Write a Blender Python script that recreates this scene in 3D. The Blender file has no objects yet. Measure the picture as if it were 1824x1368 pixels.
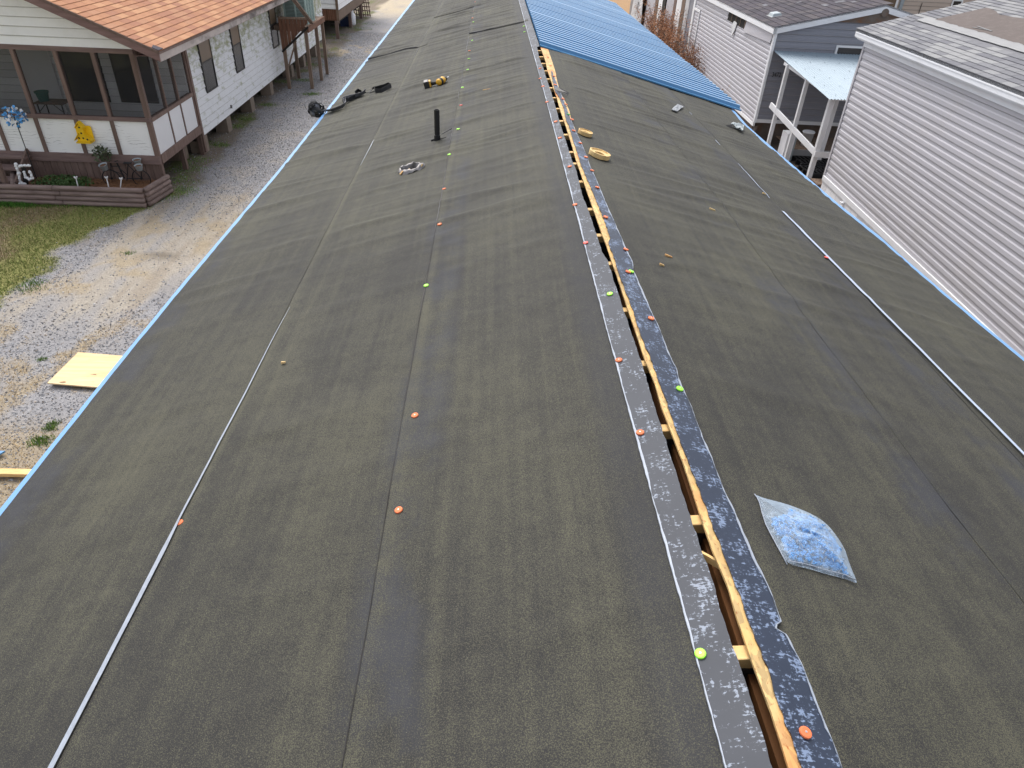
import bpy, math, random
import numpy as np
from mathutils import Matrix, Vector
rnd = random.Random(7); rng = np.random.default_rng(11)
scene = bpy.context.scene
COL = scene.collection

# ------------------------------------------------------------------ camera
F_PX = 1212.0
CAMR = np.array([[0.99881353, 0.02153619, 0.04367749], [-0.02322667, -0.57763723, 0.81596308], [0.04280248, -0.81600945, -0.57645167]])
HC = 5.4                                   # camera height over the ground; 1.4 m over the ridge
CAM = np.array([0, 0, HC])
cd = bpy.data.cameras.new('camera'); cam = bpy.data.objects.new('camera', cd); COL.objects.link(cam)
cd.sensor_width = 36; cd.lens = F_PX / 1824 * 36; cd.clip_end = 2000; cd.clip_start = 0.05
cm = Matrix(((CAMR[0][0], -CAMR[0][1], -CAMR[0][2], 0), (CAMR[1][0], -CAMR[1][1], -CAMR[1][2], 0), (CAMR[2][0], -CAMR[2][1], -CAMR[2][2], HC), (0, 0, 0, 1)))
cam.matrix_world = cm
scene.camera = cam
# ------------------------------------------------------------------ light: bright overcast
SUN_EL, SUN_AZ = 57, -22                   # azimuth from +Y towards +X
world = bpy.data.worlds.new('World'); scene.world = world; world.use_nodes = True
nt = world.node_tree; nt.nodes.clear()
sky = nt.nodes.new('ShaderNodeTexSky'); sky.sky_type = 'NISHITA'; sky.sun_disc = False
sky.sun_elevation = math.radians(SUN_EL); sky.sun_rotation = math.radians(SUN_AZ); sky.dust_density = 4.0; sky.air_density = 1.0; sky.ozone_density = 1.0
hs = nt.nodes.new('ShaderNodeHueSaturation'); hs.inputs['Saturation'].default_value = 0.34
bg = nt.nodes.new('ShaderNodeBackground'); bg.inputs['Strength'].default_value = 0.15
wo = nt.nodes.new('ShaderNodeOutputWorld')
nt.links.new(sky.outputs[0], hs.inputs['Color']); nt.links.new(hs.outputs[0], bg.inputs[0]); nt.links.new(bg.outputs[0], wo.inputs[0])
sd = bpy.data.lights.new('sun', 'SUN'); so = bpy.data.objects.new('sun', sd); COL.objects.link(so)
sd.energy = 1.2; sd.angle = math.radians(34); sd.color = (1.0, 0.965, 0.91)
_e, _a = math.radians(SUN_EL), math.radians(SUN_AZ)
sdir = Vector((math.cos(_e) * math.sin(_a), math.cos(_e) * math.cos(_a), math.sin(_e)))
so.rotation_euler = sdir.to_track_quat('Z', 'Y').to_euler()
scene.view_settings.view_transform = 'Standard'; scene.view_settings.look = 'None'; scene.view_settings.gamma = 1
scene.view_settings.use_curve_mapping = False
scene.view_settings.exposure = 0.90
scene.render.engine = 'CYCLES'

# ------------------------------------------------------------------ pixel -> place helpers (a pixel gives a direction, a plane gives the distance)
def ray(px, py): return CAMR @ np.array([px - 912, py - 684, F_PX])
def hit(px, py, n, d):
    r = ray(px, py); n = np.array(n, float); t = (d - n.dot(CAM)) / n.dot(r); return CAM + t * r
def onz(px, py, z): return hit(px, py, (0, 0, 1), z)
def onx(px, py, x): return hit(px, py, (1, 0, 0), x)
def ony(px, py, y): return hit(px, py, (0, 1, 0), y)
XR, ZR, SL = 0.616, 4.0, 0.2476            # ridge line and 3:12 pitch of the roof underfoot
def onL(px, py, l=0.): return hit(px, py, (-SL, 0, 1), ZR - SL * XR + l)
def onR(px, py, l=0.): return hit(px, py, (SL, 0, 1), ZR + SL * XR + l)
def zroof(x): return ZR - SL * abs(x - XR)
NL = Vector((-SL, 0, 1)).normalized(); NR = Vector((SL, 0, 1)).normalized()

def lin(h):
    h = h.lstrip('#'); c = [int(h[i:i + 2], 16) / 255 for i in (0, 2, 4)]
    return tuple(x / 12.92 if x <= .04045 else ((x + .055) / 1.055) ** 2.4 for x in c)

# ------------------------------------------------------------------ node helpers
class NT:
    def __init__(s, name):
        s.m = bpy.data.materials.new(name); s.m.use_nodes = True; s.t = s.m.node_tree; s.t.nodes.clear()
        s.out = s.n('ShaderNodeOutputMaterial'); s.b = s.n('ShaderNodeBsdfPrincipled'); s.l(s.b.outputs[0], s.out.inputs[0])
        s.tc = s.n('ShaderNodeTexCoord'); s.co = s.tc.outputs['Object']
    def n(s, k, **kw):
        x = s.t.nodes.new(k)
        for a, v in kw.items(): setattr(x, a, v)
        return x
    def l(s, a, b): s.t.links.new(a, b)
    def set(s, node, key, v):
        if hasattr(v, 'is_output') or isinstance(v, bpy.types.NodeSocket): s.l(v, node.inputs[key])
        else:
            if isinstance(v, tuple) and len(v) == 3 and node.inputs[key].type == 'RGBA': v = v + (1,)
            node.inputs[key].default_value = v
    def P(s, **kw):
        for k, v in kw.items(): s.set(s.b, k.replace('_', ' '), v)
    def map(s, scale=(1, 1, 1), loc=(0, 0, 0), rot=(0, 0, 0), co=None):
        x = s.n('ShaderNodeMapping'); s.l(co or s.co, x.inputs[0]); x.inputs['Scale'].default_value = scale; x.inputs['Location'].default_value = loc; x.inputs['Rotation'].default_value = rot
        return x.outputs[0]
    def noise(s, scale, detail=3, rough=.55, co=None, dist=0):
        x = s.n('ShaderNodeTexNoise'); s.l(co or s.co, x.inputs['Vector']); x.inputs['Scale'].default_value = scale; x.inputs['Detail'].default_value = detail; x.inputs['Roughness'].default_value = rough; x.inputs['Distortion'].default_value = dist
        return x.outputs[0]
    def vor(s, scale, co=None, out='Color'):
        x = s.n('ShaderNodeTexVoronoi'); s.l(co or s.co, x.inputs['Vector']); x.inputs['Scale'].default_value = scale
        return x.outputs[out]
    def ramp(s, f, a, b, c0=(0, 0, 0), c1=(1, 1, 1)):
        x = s.n('ShaderNodeValToRGB'); s.l(f, x.inputs[0]); e = x.color_ramp.elements
        e[0].position = a; e[1].position = b; e[0].color = tuple(c0) + (1,); e[1].color = tuple(c1) + (1,)
        return x.outputs[0]
    def mr(s, f, a, b, c=0., d=1.):
        x = s.n('ShaderNodeMapRange'); s.l(f, x.inputs[0])
        for i, v in enumerate((a, b, c, d)): x.inputs[i + 1].default_value = v
        return x.outputs[0]
    def mix(s, f, a, b, mode='MIX'):
        x = s.n('ShaderNodeMix', data_type='RGBA', blend_type=mode)
        s.set(x, 0, f)
        for i, v in ((6, a), (7, b)):
            if isinstance(v, bpy.types.NodeSocket): s.l(v, x.inputs[i])
            else: x.inputs[i].default_value = tuple(v) + (1,)
        return x.outputs[2]
    def math(s, op, a, b=0.):
        x = s.n('ShaderNodeMath', operation=op)
        s.set(x, 0, a); s.set(x, 1, b)
        return x.outputs[0]
    def bump(s, f, st=.3, d=.01):
        x = s.n('ShaderNodeBump'); s.l(f, x.inputs['Height']); x.inputs['Strength'].default_value = st; x.inputs['Distance'].default_value = d
        s.l(x.outputs[0], s.b.inputs['Normal']); return x
    def sep(s, co=None):
        x = s.n('ShaderNodeSeparateXYZ'); s.l(co or s.co, x.inputs[0]); return x.outputs
    def rand(s):
        return s.n('ShaderNodeObjectInfo').outputs['Random']

def pm(name, col, rough=.7, var=.2, vs=6., bump=.0, bs=60., spec=.4, metal=0., stretch=(1, 1, 1), rv=.12, dirt=None, dirt_amt=.5, ds=2.0):
    """plain procedural material: two noise octaves of tone, per-object tone, optional dirt colour, optional bump"""
    if isinstance(col, str): col = lin(col)
    N = NT(name); co = N.map(stretch)
    a = tuple(c * (1 - var) for c in col); b = tuple(min(1, c * (1 + var)) for c in col)
    c = N.mix(N.noise(vs, 6, .65, co), a, b)
    f = N.mr(N.rand(), 0, 1, 1 - rv, 1 + rv)
    x = N.n('ShaderNodeVectorMath', operation='SCALE'); N.l(c, x.inputs[0]); N.l(f, x.inputs['Scale']); c = x.outputs[0]
    if dirt:
        if isinstance(dirt, str): dirt = lin(dirt)
        m = N.mr(N.noise(ds, 7, .7, co), .48, .72, 0, dirt_amt); c = N.mix(m, c, dirt)
    N.P(Base_Color=c, Roughness=rough, Metallic=metal); N.b.inputs['Specular IOR Level'].default_value = spec
    if bump: N.bump(N.noise(bs, 4, .6, co), bump, .01)
    return N.m

# ------------------------------------------------------------------ materials
def felt_mat(name, bands, solid=(), dense=()):
    N = NT(name); x, y, z = N.sep()
    g1 = N.noise(300, 2, .75); g2 = N.noise(560, 1, .5)
    patch = N.noise(1.3, 6, .65, N.map((1.2, .6, 1))); streak = N.noise(1.0, 4, .6, N.map((26, .5, 1))); mid = N.noise(14, 5, .7)
    amt = N.math('ADD', N.math('MULTIPLY', patch, .24), N.math('ADD', N.math('MULTIPLY', streak, .15), N.math('MULTIPLY', mid, .10)))
    d = N.math('SUBTRACT', N.math('ADD', N.math('MULTIPLY', g1, .62), N.math('MULTIPLY', g2, .38)), N.math('SUBTRACT', .755, amt))
    cool = None
    for cx, w in bands:                    # selvage strips where the granules thin out in patches
        dx = N.math('ABSOLUTE', N.math('SUBTRACT', x, cx))
        b = N.math('MULTIPLY', N.mr(dx, w * .5, w, 1, 0), N.mr(N.noise(2.6, 5, .65, N.map((1, .9, 1), loc=(cx * 7, 3, 0))), .46, .60, 0, 1))
        d = N.math('SUBTRACT', d, N.math('MULTIPLY', b, .06)); cool = b if cool is None else N.math('MAXIMUM', cool, b)
    for x0, x1 in dense:                   # granule-rich line along the lap
        d = N.math('ADD', d, N.math('MULTIPLY', N.math('MULTIPLY', N.mr(x, x0, x0 + .008), N.mr(x, x1 - .02, x1, 1, 0)), .05))
    for x0, x1 in solid:
        b = N.math('MULTIPLY', N.mr(x, x0, x0 + .06), N.mr(N.noise(5, 4), .3, .55, .5, 1)); d = N.math('SUBTRACT', d, N.math('MULTIPLY', b, .045)); cool = N.math('MAXIMUM', cool, N.math('MULTIPLY', b, .5))
    sp = N.mr(d, -.05, .09)
    base = N.mix(mid, (.014, .0137, .0145), (.025, .0243, .0238)); base = N.mix(N.math('MULTIPLY', cool, .7), base, (.034, .036, .044))
    c = N.mix(sp, base, (.076, .073, .049))
    fleck = N.mr(N.noise(480, 1, .5), .70, .78); c = N.mix(N.math('MULTIPLY', fleck, .45), c, (.30, .28, .21))
    N.P(Base_Color=c, Roughness=.80); N.b.inputs['Specular IOR Level'].default_value = .32
    N.bump(N.math('ADD', g1, N.math('MULTIPLY', mid, .5)), .4, .002)
    return N.m
M_feltL = felt_mat('felt_left', [(-.235, .14), (-1.80, .14)], [(.37, .5)], [(-.30, -.25), (-1.04, -1.0)])
M_feltR = felt_mat('felt_right', [(1.55, .15), (2.13, .14)])

def tape_mat(name, base, scuff, rough, thr, seed, edge_axis):
    N = NT(name); co = N.map((1, 1, 1), loc=(seed, seed * 2, 0))
    a = N.noise(105, 5, .75, N.map((.75, 1.25, 1), loc=(seed, 0, 0))); b = N.noise(11, 5, .7, co); c2 = N.noise(1, 2, .5, N.map((110, 14, 1), loc=(seed, 0, 0))); c3 = N.noise(1, 2, .5, N.map((12, 160, 1), loc=(0, seed, 0)))
    s = N.math('ADD', N.math('MULTIPLY', a, .50), N.math('ADD', N.math('MULTIPLY', b, .40), N.math('ADD', N.math('MULTIPLY', c2, .16), N.math('MULTIPLY', c3, .16))))
    m = N.mr(s, thr, thr + .03)
    tone = N.mix(N.noise(7, 4, .6, co), tuple(v * .85 for v in base), tuple(v * 1.18 for v in base))
    N.P(Base_Color=N.mix(N.math('MULTIPLY', m, .85), tone, scuff), Roughness=N.mr(m, 0, 1, rough, .6)); N.b.inputs['Specular IOR Level'].default_value = .34
    N.bump(N.noise(14, 4, .6, N.map((1, .6, 1))), .25, .006)
    return N.m
M_tapeL = tape_mat('lit_membrane_film', (.050, .054, .065), (.25, .285, .35), .66, .660, 1.3, 0)  # lighter copy of the one tape film, bright sky reflection put into its colour
M_tapeR = tape_mat('shaded_membrane_film', (.019, .027, .048), (.18, .235, .35), .48, .643, 4.1, 0)  # darker copy of the same film, its dimmer sky reflection painted in
M_film = pm('white_film_edge', (.26, .29, .345), .45, .4, 30, .2, 40, stretch=(3, 1, 1))
M_filmR = pm('blue_white_film_edge', (.36, .42, .54), .45, .45, 40, .2, 40, stretch=(3, 1, 1))

def wood(name, light, dark, sc=14., stretch=(1, .05, 1), rough=.7, knots=0., osb=False):
    if isinstance(light, str): light = lin(light)
    if isinstance(dark, str): dark = lin(dark)
    N = NT(name); rv = N.n('ShaderNodeObjectInfo'); off = N.n('ShaderNodeVectorMath', operation='MULTIPLY_ADD')
    N.l(rv.outputs['Random'], off.inputs[0]); off.inputs[1].default_value = (7, 13, 3); N.l(N.co, off.inputs[2])
    co = off.outputs[0]
    g = N.noise(sc, 6, .65, N.map(stretch, co=co), dist=1.2 if knots else .3)
    c = N.mix(N.mr(g, .3, .72), dark, light)
    if osb:
        v = N.vor(70, N.map((1, .4, 1), rot=(0, 0, .6), co=co)); bw = N.n('ShaderNodeRGBToBW'); N.l(v, bw.inputs[0])
        c = N.mix(N.mr(bw.outputs[0], .2, .8, 0, .9), c, tuple(x * .5 for x in light)); c = N.mix(N.mr(N.noise(110, 3, .7, N.map((1, .5, 1), co=co)), .60, .68, 0, .8), c, lin('#8a4a20'))
        c = N.mix(N.mr(N.noise(5, 3, .6, N.map((1, .5, 1), co=co)), .52, .66, 0, .65), c, lin('#cb7d44'))
    if knots:
        k = N.mr(N.noise(11, 2, .5, N.map((.5, 1, 1), co=co)), .69, .73, 0, knots); c = N.mix(k, c, lin('#5d3417'))
    f = N.mr(rv.outputs['Random'], 0, 1, .88, 1.1)
    x = N.n('ShaderNodeVectorMath', operation='SCALE'); N.l(c, x.inputs[0]); N.l(f, x.inputs['Scale'])
    N.P(Base_Color=x.outputs[0], Roughness=rough); N.b.inputs['Specular IOR Level'].default_value = .3
    N.bump(g, .25, .004)
    return N.m
M_osb = wood('osb', '#e4c48c', '#d4a968', 20, (1, .3, 1), osb=True)
M_pine = wood('pine', '#e4c48c', '#cfa468', 22, (.2, 1, 1), knots=.4)
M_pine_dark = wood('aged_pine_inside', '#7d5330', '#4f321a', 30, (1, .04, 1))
M_ply = wood('plywood', '#d8c19a', '#c8a97c', 9, (.12, 1, 1), knots=.8)
M_black = pm('black_plastic', (.012, .012, .014), .5, .3, 8)
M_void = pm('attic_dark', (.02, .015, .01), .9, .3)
M_galv = pm('galvanised_metal', (.22, .21, .21), .5, .4, 25, .2, 30, metal=.75)
M_plate = pm('dull_truss_plate', (.07, .068, .066), .5, .35, 30, .3, 90, metal=.6)
def bluemetal(name, col, rough=.34):
    N = NT(name); c = N.mix(N.noise(1.2, 5, .6), tuple(v * .9 for v in col), tuple(min(1, v * 1.1) for v in col))
    d = N.mr(N.noise(11, 5, .75, N.map((.45, 1.6, 1), loc=(1, 4, 0))), .715, .745, 0, .75); c = N.mix(d, c, (.45, .42, .42))
    N.P(Base_Color=c, Roughness=rough); N.b.inputs['Specular IOR Level'].default_value = .5
    return N.m
M_blue = bluemetal('blue_steel_panel', (.075, .215, .40), .28)
M_drip = pm('blue_drip_edge', (.115, .27, .53), .35, .08, 3)
M_canopy = pm('pale_blue_corrugated_steel', (.24, .30, .35), .55, .08, 2, metal=.1)
M_orange = pm('orange_cap', (.68, .17, .065), .7, .08)
M_red = pm('red_cap', (.78, .10, .07), .45, .08)
M_green = pm('lime_cap', (.32, .80, .05), .45, .08)
M_dkgreen = pm('green_cap', (.05, .30, .06), .45, .08)
M_nail = pm('nail_head', (.6, .6, .6), .3, .1, metal=.8)
M_white = pm('white_paint', (.78, .785, .80), .5, .06, 4, .08, 60, dirt='#a39c8c', dirt_amt=.3)
def panel_mat():
    N = NT('white_painted_plywood_panel'); w = N.n('ShaderNodeTexWave', wave_type='BANDS', bands_direction='Z'); N.l(N.map((.5, 1, 1)), w.inputs[0])
    w.inputs['Scale'].default_value = 5.5; w.inputs['Distortion'].default_value = 9; w.inputs['Detail'].default_value = 3; w.inputs['Detail Scale'].default_value = 1.1
    m = N.math('MULTIPLY', N.mr(w.outputs['Fac'], .0, .05, 1, 0), N.mr(N.noise(3.5, 3), .47, .6))
    N.P(Base_Color=N.mix(N.math('MULTIPLY', m, .75), N.mix(N.noise(5, 4), (.80, .80, .795), (.85, .85, .85)), (.16, .14, .14)), Roughness=.55)
    return N.m
M_panel = panel_mat()
M_whitetrim = pm('white_metal_trim', (.76, .77, .80), .42, .06, 3, dirt='#b7ae9c', dirt_amt=.25, stretch=(1, 1, 3))
M_vinyl = pm('lavender_grey_vinyl', (.44, .43, .46), .5, .06, 2.5, .05, 90, rv=.03, dirt='#a7a098', dirt_amt=.22, ds=1.4)
M_vinyl2 = pm('pale_lilac_vinyl', (.45, .44, .475), .5, .06, 2.5, .05, 90, rv=.03, dirt='#aaa39a', dirt_amt=.2)
M_vinyl3 = pm('slate_grey_vinyl', (.235, .24, .275), .5, .06, 2.5, .05, 90, rv=.04)
M_beige = pm('beige_vinyl', (.52, .43, .36), .55, .06, 2, rv=.04)
M_grime = pm('grey_drip_edge', (.36, .35, .34), .7, .3, 20)  # separate grey tone on the lower lip of each siding course
M_lapedgev = pm('grey_vinyl_drip_edge', (.34, .325, .325), .7, .25, 12)  # grey lower lip for the vinyl courses
M_gablewhite = pm('cream_white_siding', (.83, .825, .82), .5, .04, 3, rv=.02, dirt='#b0ab95', dirt_amt=.15)
def mossy():
    N = NT('mossy_white_siding'); x, y, z = N.sep()
    c = N.mix(N.noise(8, 5, .7, N.map((1, .5, 2))), (.64, .65, .67), (.80, .81, .83))
    top = N.mr(z, 1.1, 2.3); far = N.mr(y, 23, 29, 0, .5)
    m = N.mr(N.math('ADD', N.noise(3.4, 6, .72, N.map((1, .8, 1.8))), N.math('ADD', N.math('MULTIPLY', top, .16), N.math('MULTIPLY', far, .2))), .56, .74, 0, .85)
    c = N.mix(m, c, lin('#8f9464')); g = N.mr(N.noise(14, 4, .7, N.map((1, .6, 1.5))), .58, .75, 0, .55)
    c = N.mix(g, c, lin('#85857c'))
    N.P(Base_Color=c, Roughness=.6); N.b.inputs['Specular IOR Level'].default_value = .3
    return N.m
M_mossy = mossy()
M_brown = wood('brown_stained_wood', '#7f6a62', '#5f4e47', 18, (1, 1, .08), .75)
M_brownh = wood('brown_stained_rail', '#85706a', '#645350', 18, (.08, .3, 1), .75)
M_redbrown = wood('red_brown_board', '#7a5644', '#553a2c', 20, (1, 1, .07), .75)
M_log = wood('mauve_brown_log', '#92807a', '#695853', 16, (.12, .3, 1), .8)
M_greywood = wood('weathered_grey_wood', '#8b7767', '#5c4c41', 20, (1, 1, .06), .8)
M_pier = pm('concrete_pier', (.22, .175, .14), .85, .25, 5, .3, 40, dirt='#4d4034', dirt_amt=.6)
M_fascia = pm('peeling_fascia', (.44, .38, .35), .8, .35, 6, .3, 50, stretch=(1, .5, 1), dirt='#1d1815', dirt_amt=1.0, ds=1.6)
M_rake = wood('faded_brown_rake', '#8a706b', '#6b5450', 15, (.1, .3, 1), .75)
M_glassdark = pm('dark_window_glass', (.02, .022, .025), .12, .2, 3, spec=.6)
M_curtain = pm('tan_blind_behind_glass', (.16, .11, .07), .3, .25, 8, stretch=(1, 6, .3))
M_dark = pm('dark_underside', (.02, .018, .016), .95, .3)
M_dirt = pm('shaded_earth', (.10, .078, .058), .95, .35, 4, .4, 30)
M_rust = pm('rusty_skirt', (.13, .105, .09), .9, .4, 4, .3, 30, dirt='#7a4a22', dirt_amt=.8, ds=3)
M_yellow = pm('yellow_paint', (.80, .50, .008), .5, .1, 8)
M_acgreen = pm('pale_green_ac', (.33, .43, .40), .5, .1, 3)
M_acgrille = pm('green_grille', (.16, .22, .21), .6, .15, 3)
M_bucket = pm('grey_blue_pail', (.34, .39, .42), .5, .15, 6, dirt='#6d655a', dirt_amt=.4)
M_wpl = pm('white_plastic', (.76, .76, .78), .45, .05, 5)
M_navy = pm('navy_plastic', (.02, .035, .09), .5, .2)
M_teal = pm('teal_plastic', (.02, .15, .12), .5, .15)
M_ltblue = pm('light_blue_paint', (.06, .30, .48), .55, .2, 9)
M_petal = pm('blue_glass_petal', (.07, .30, .62), .3, .5, 40, spec=.6, rv=.5)
M_leaf = pm('grey_green_leaf', (.075, .095, .05), .6, .35, 12, rv=.3)
M_strap = pm('black_webbing', (.016, .016, .018), .7, .3, 60, .3, 300)
M_strapg = pm('worn_grey_webbing', (.15, .15, .165), .6, .4, 25, .3, 300)
M_dy = pm('yellow_tool_plastic', (.70, .38, .03), .45, .2, 20, dirt='#3a2a14', dirt_amt=.5, ds=40)
M_dk = pm('black_tool_rubber', (.02, .02, .02), .55, .3, 20)
M_steel = pm('steel_bit', (.5, .5, .5), .3, .1, metal=.9)
M_ringw = wood('yellow_sawn_wood', '#d6bb88', '#c2a06a', 30, (1, 1, .3))
M_paper = pm('silver_foil_scrap', (.20, .21, .23), .45, .5, 60, .3, 80)
M_wrap = pm('torn_clear_wrap', (.30, .34, .35), .35, .6, 70, .4, 90)
M_mulch = pm('bark_mulch', (.17, .085, .045), .95, .5, 30, .6, 60)
M_twig = pm('russet_dead_twig', (.34, .155, .075), .8, .4, 9, rv=.3)
M_twig2 = pm('grey_dead_twig', (.14, .105, .085), .85, .35, 9, rv=.3)
M_tarp = pm('tattered_white_wrap', (.55, .55, .56), .6, .25, 8, .4, 20, dirt='#6d675e', dirt_amt=.6)
M_num = pm('black_house_number', (.012, .012, .012), .5, .1)
M_patchfelt = pm('bare_brown_roof_patch', (.105, .085, .078), .9, .18, 2.2, .3, 80, dirt='#8d8580', dirt_amt=.2, ds=9)
M_stripfelt = pm('pale_grey_roll_roofing', (.28, .28, .285), .85, .15, 4, .4, 120)

def screen_mat():
    N = NT('insect_screen'); tr = N.n('ShaderNodeBsdfTransparent'); mx = N.n('ShaderNodeMixShader')
    N.P(Base_Color=N.mix(N.noise(3, 3), (.020, .019, .020), (.035, .033, .035)), Roughness=.7)
    mx.inputs[0].default_value = .25
    N.l(N.b.outputs[0], mx.inputs[2]); N.l(tr.outputs[0], mx.inputs[1]); N.l(mx.outputs[0], N.out.inputs[0])
    return N.m
M_screen = screen_mat()
def bag_mat():
    N = NT('clear_poly_bag'); tr = N.n('ShaderNodeBsdfTransparent'); mx = N.n('ShaderNodeMixShader')
    N.P(Base_Color=(.52, .66, .83), Roughness=.3); N.b.inputs['Specular IOR Level'].default_value = .6
    lw = N.n('ShaderNodeLayerWeight'); lw.inputs[0].default_value = .35
    f = N.math('MINIMUM', N.math('ADD', N.mr(lw.outputs['Facing'], 0, 1, .13, .6), N.mr(N.noise(38, 5, .7, N.map((1, .6, 1))), .50, .78, 0, .30)), .9)
    N.l(f, mx.inputs[0]); N.l(tr.outputs[0], mx.inputs[1]); N.l(N.b.outputs[0], mx.inputs[2]); N.l(mx.outputs[0], N.out.inputs[0])
    N.bump(N.noise(45, 5, .65, dist=1.5), .5, .01)
    return N.m
M_bag = bag_mat()
M_screw = pm('blue_screw_head', (.075, .27, .60), .4, .3, 60, rv=.3)
M_shank = pm('zinc_screw_shank', (.30, .33, .38), .35, .2, metal=.7)

def shingle_mats(pref, cols, sc=120):
    out = []
    for i, c in enumerate(cols):
        c = lin(c); N = NT('%s_%d' % (pref, i))
        g = N.noise(sc, 3, .6); w = N.noise(2.2, 5, .65)
        k = N.mix(g, tuple(v * .72 for v in c), tuple(min(1, v * 1.3) for v in c)); k = N.mix(N.mr(w, .3, .7, 0, .25), k, tuple(v * .6 for v in c))
        N.P(Base_Color=k, Roughness=.9); N.b.inputs['Specular IOR Level'].default_value = .2; N.bump(g, .4, .004)
        out.append(N.m)
    return out
M_shL = shingle_mats('rust_shingle', ['#a07357', '#a5785b', '#9b6e54', '#ad8263', '#a0765c', '#966a54'])
M_shN = shingle_mats('grey_shingle', ['#7b7b7e', '#858587', '#727276', '#77777b', '#6c6c71', '#8a8a8b'])
M_shF = shingle_mats('dark_shingle', ['#47434a', '#4d484d', '#3f3c42', '#524d50', '#454148'])

def attr_mat(name, rough=.9, mul=1.0, bump=0):
    N = NT(name); a = N.n('ShaderNodeAttribute'); a.attribute_name = 'Col'
    c = a.outputs['Color']
    if bump:
        n = N.noise(28, 5, .7); n2 = N.noise(7, 5, .7)
        c = N.mix(.85, c, N.mix(n, (.45, .45, .45), (1.55, 1.5, 1.45)), 'MULTIPLY'); c = N.mix(.5, c, N.mix(n2, (.6, .6, .6), (1.4, 1.4, 1.4)), 'MULTIPLY')
        N.bump(n, .6, .02)
    N.P(Base_Color=c, Roughness=rough); N.b.inputs['Specular IOR Level'].default_value = .2
    return N.m
M_ground = attr_mat('gravel_sand_grass_ground', .95, bump=1)
M_stone = attr_mat('gravel_stone', .85)
M_blade = attr_mat('grass_blade', .8)

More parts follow.
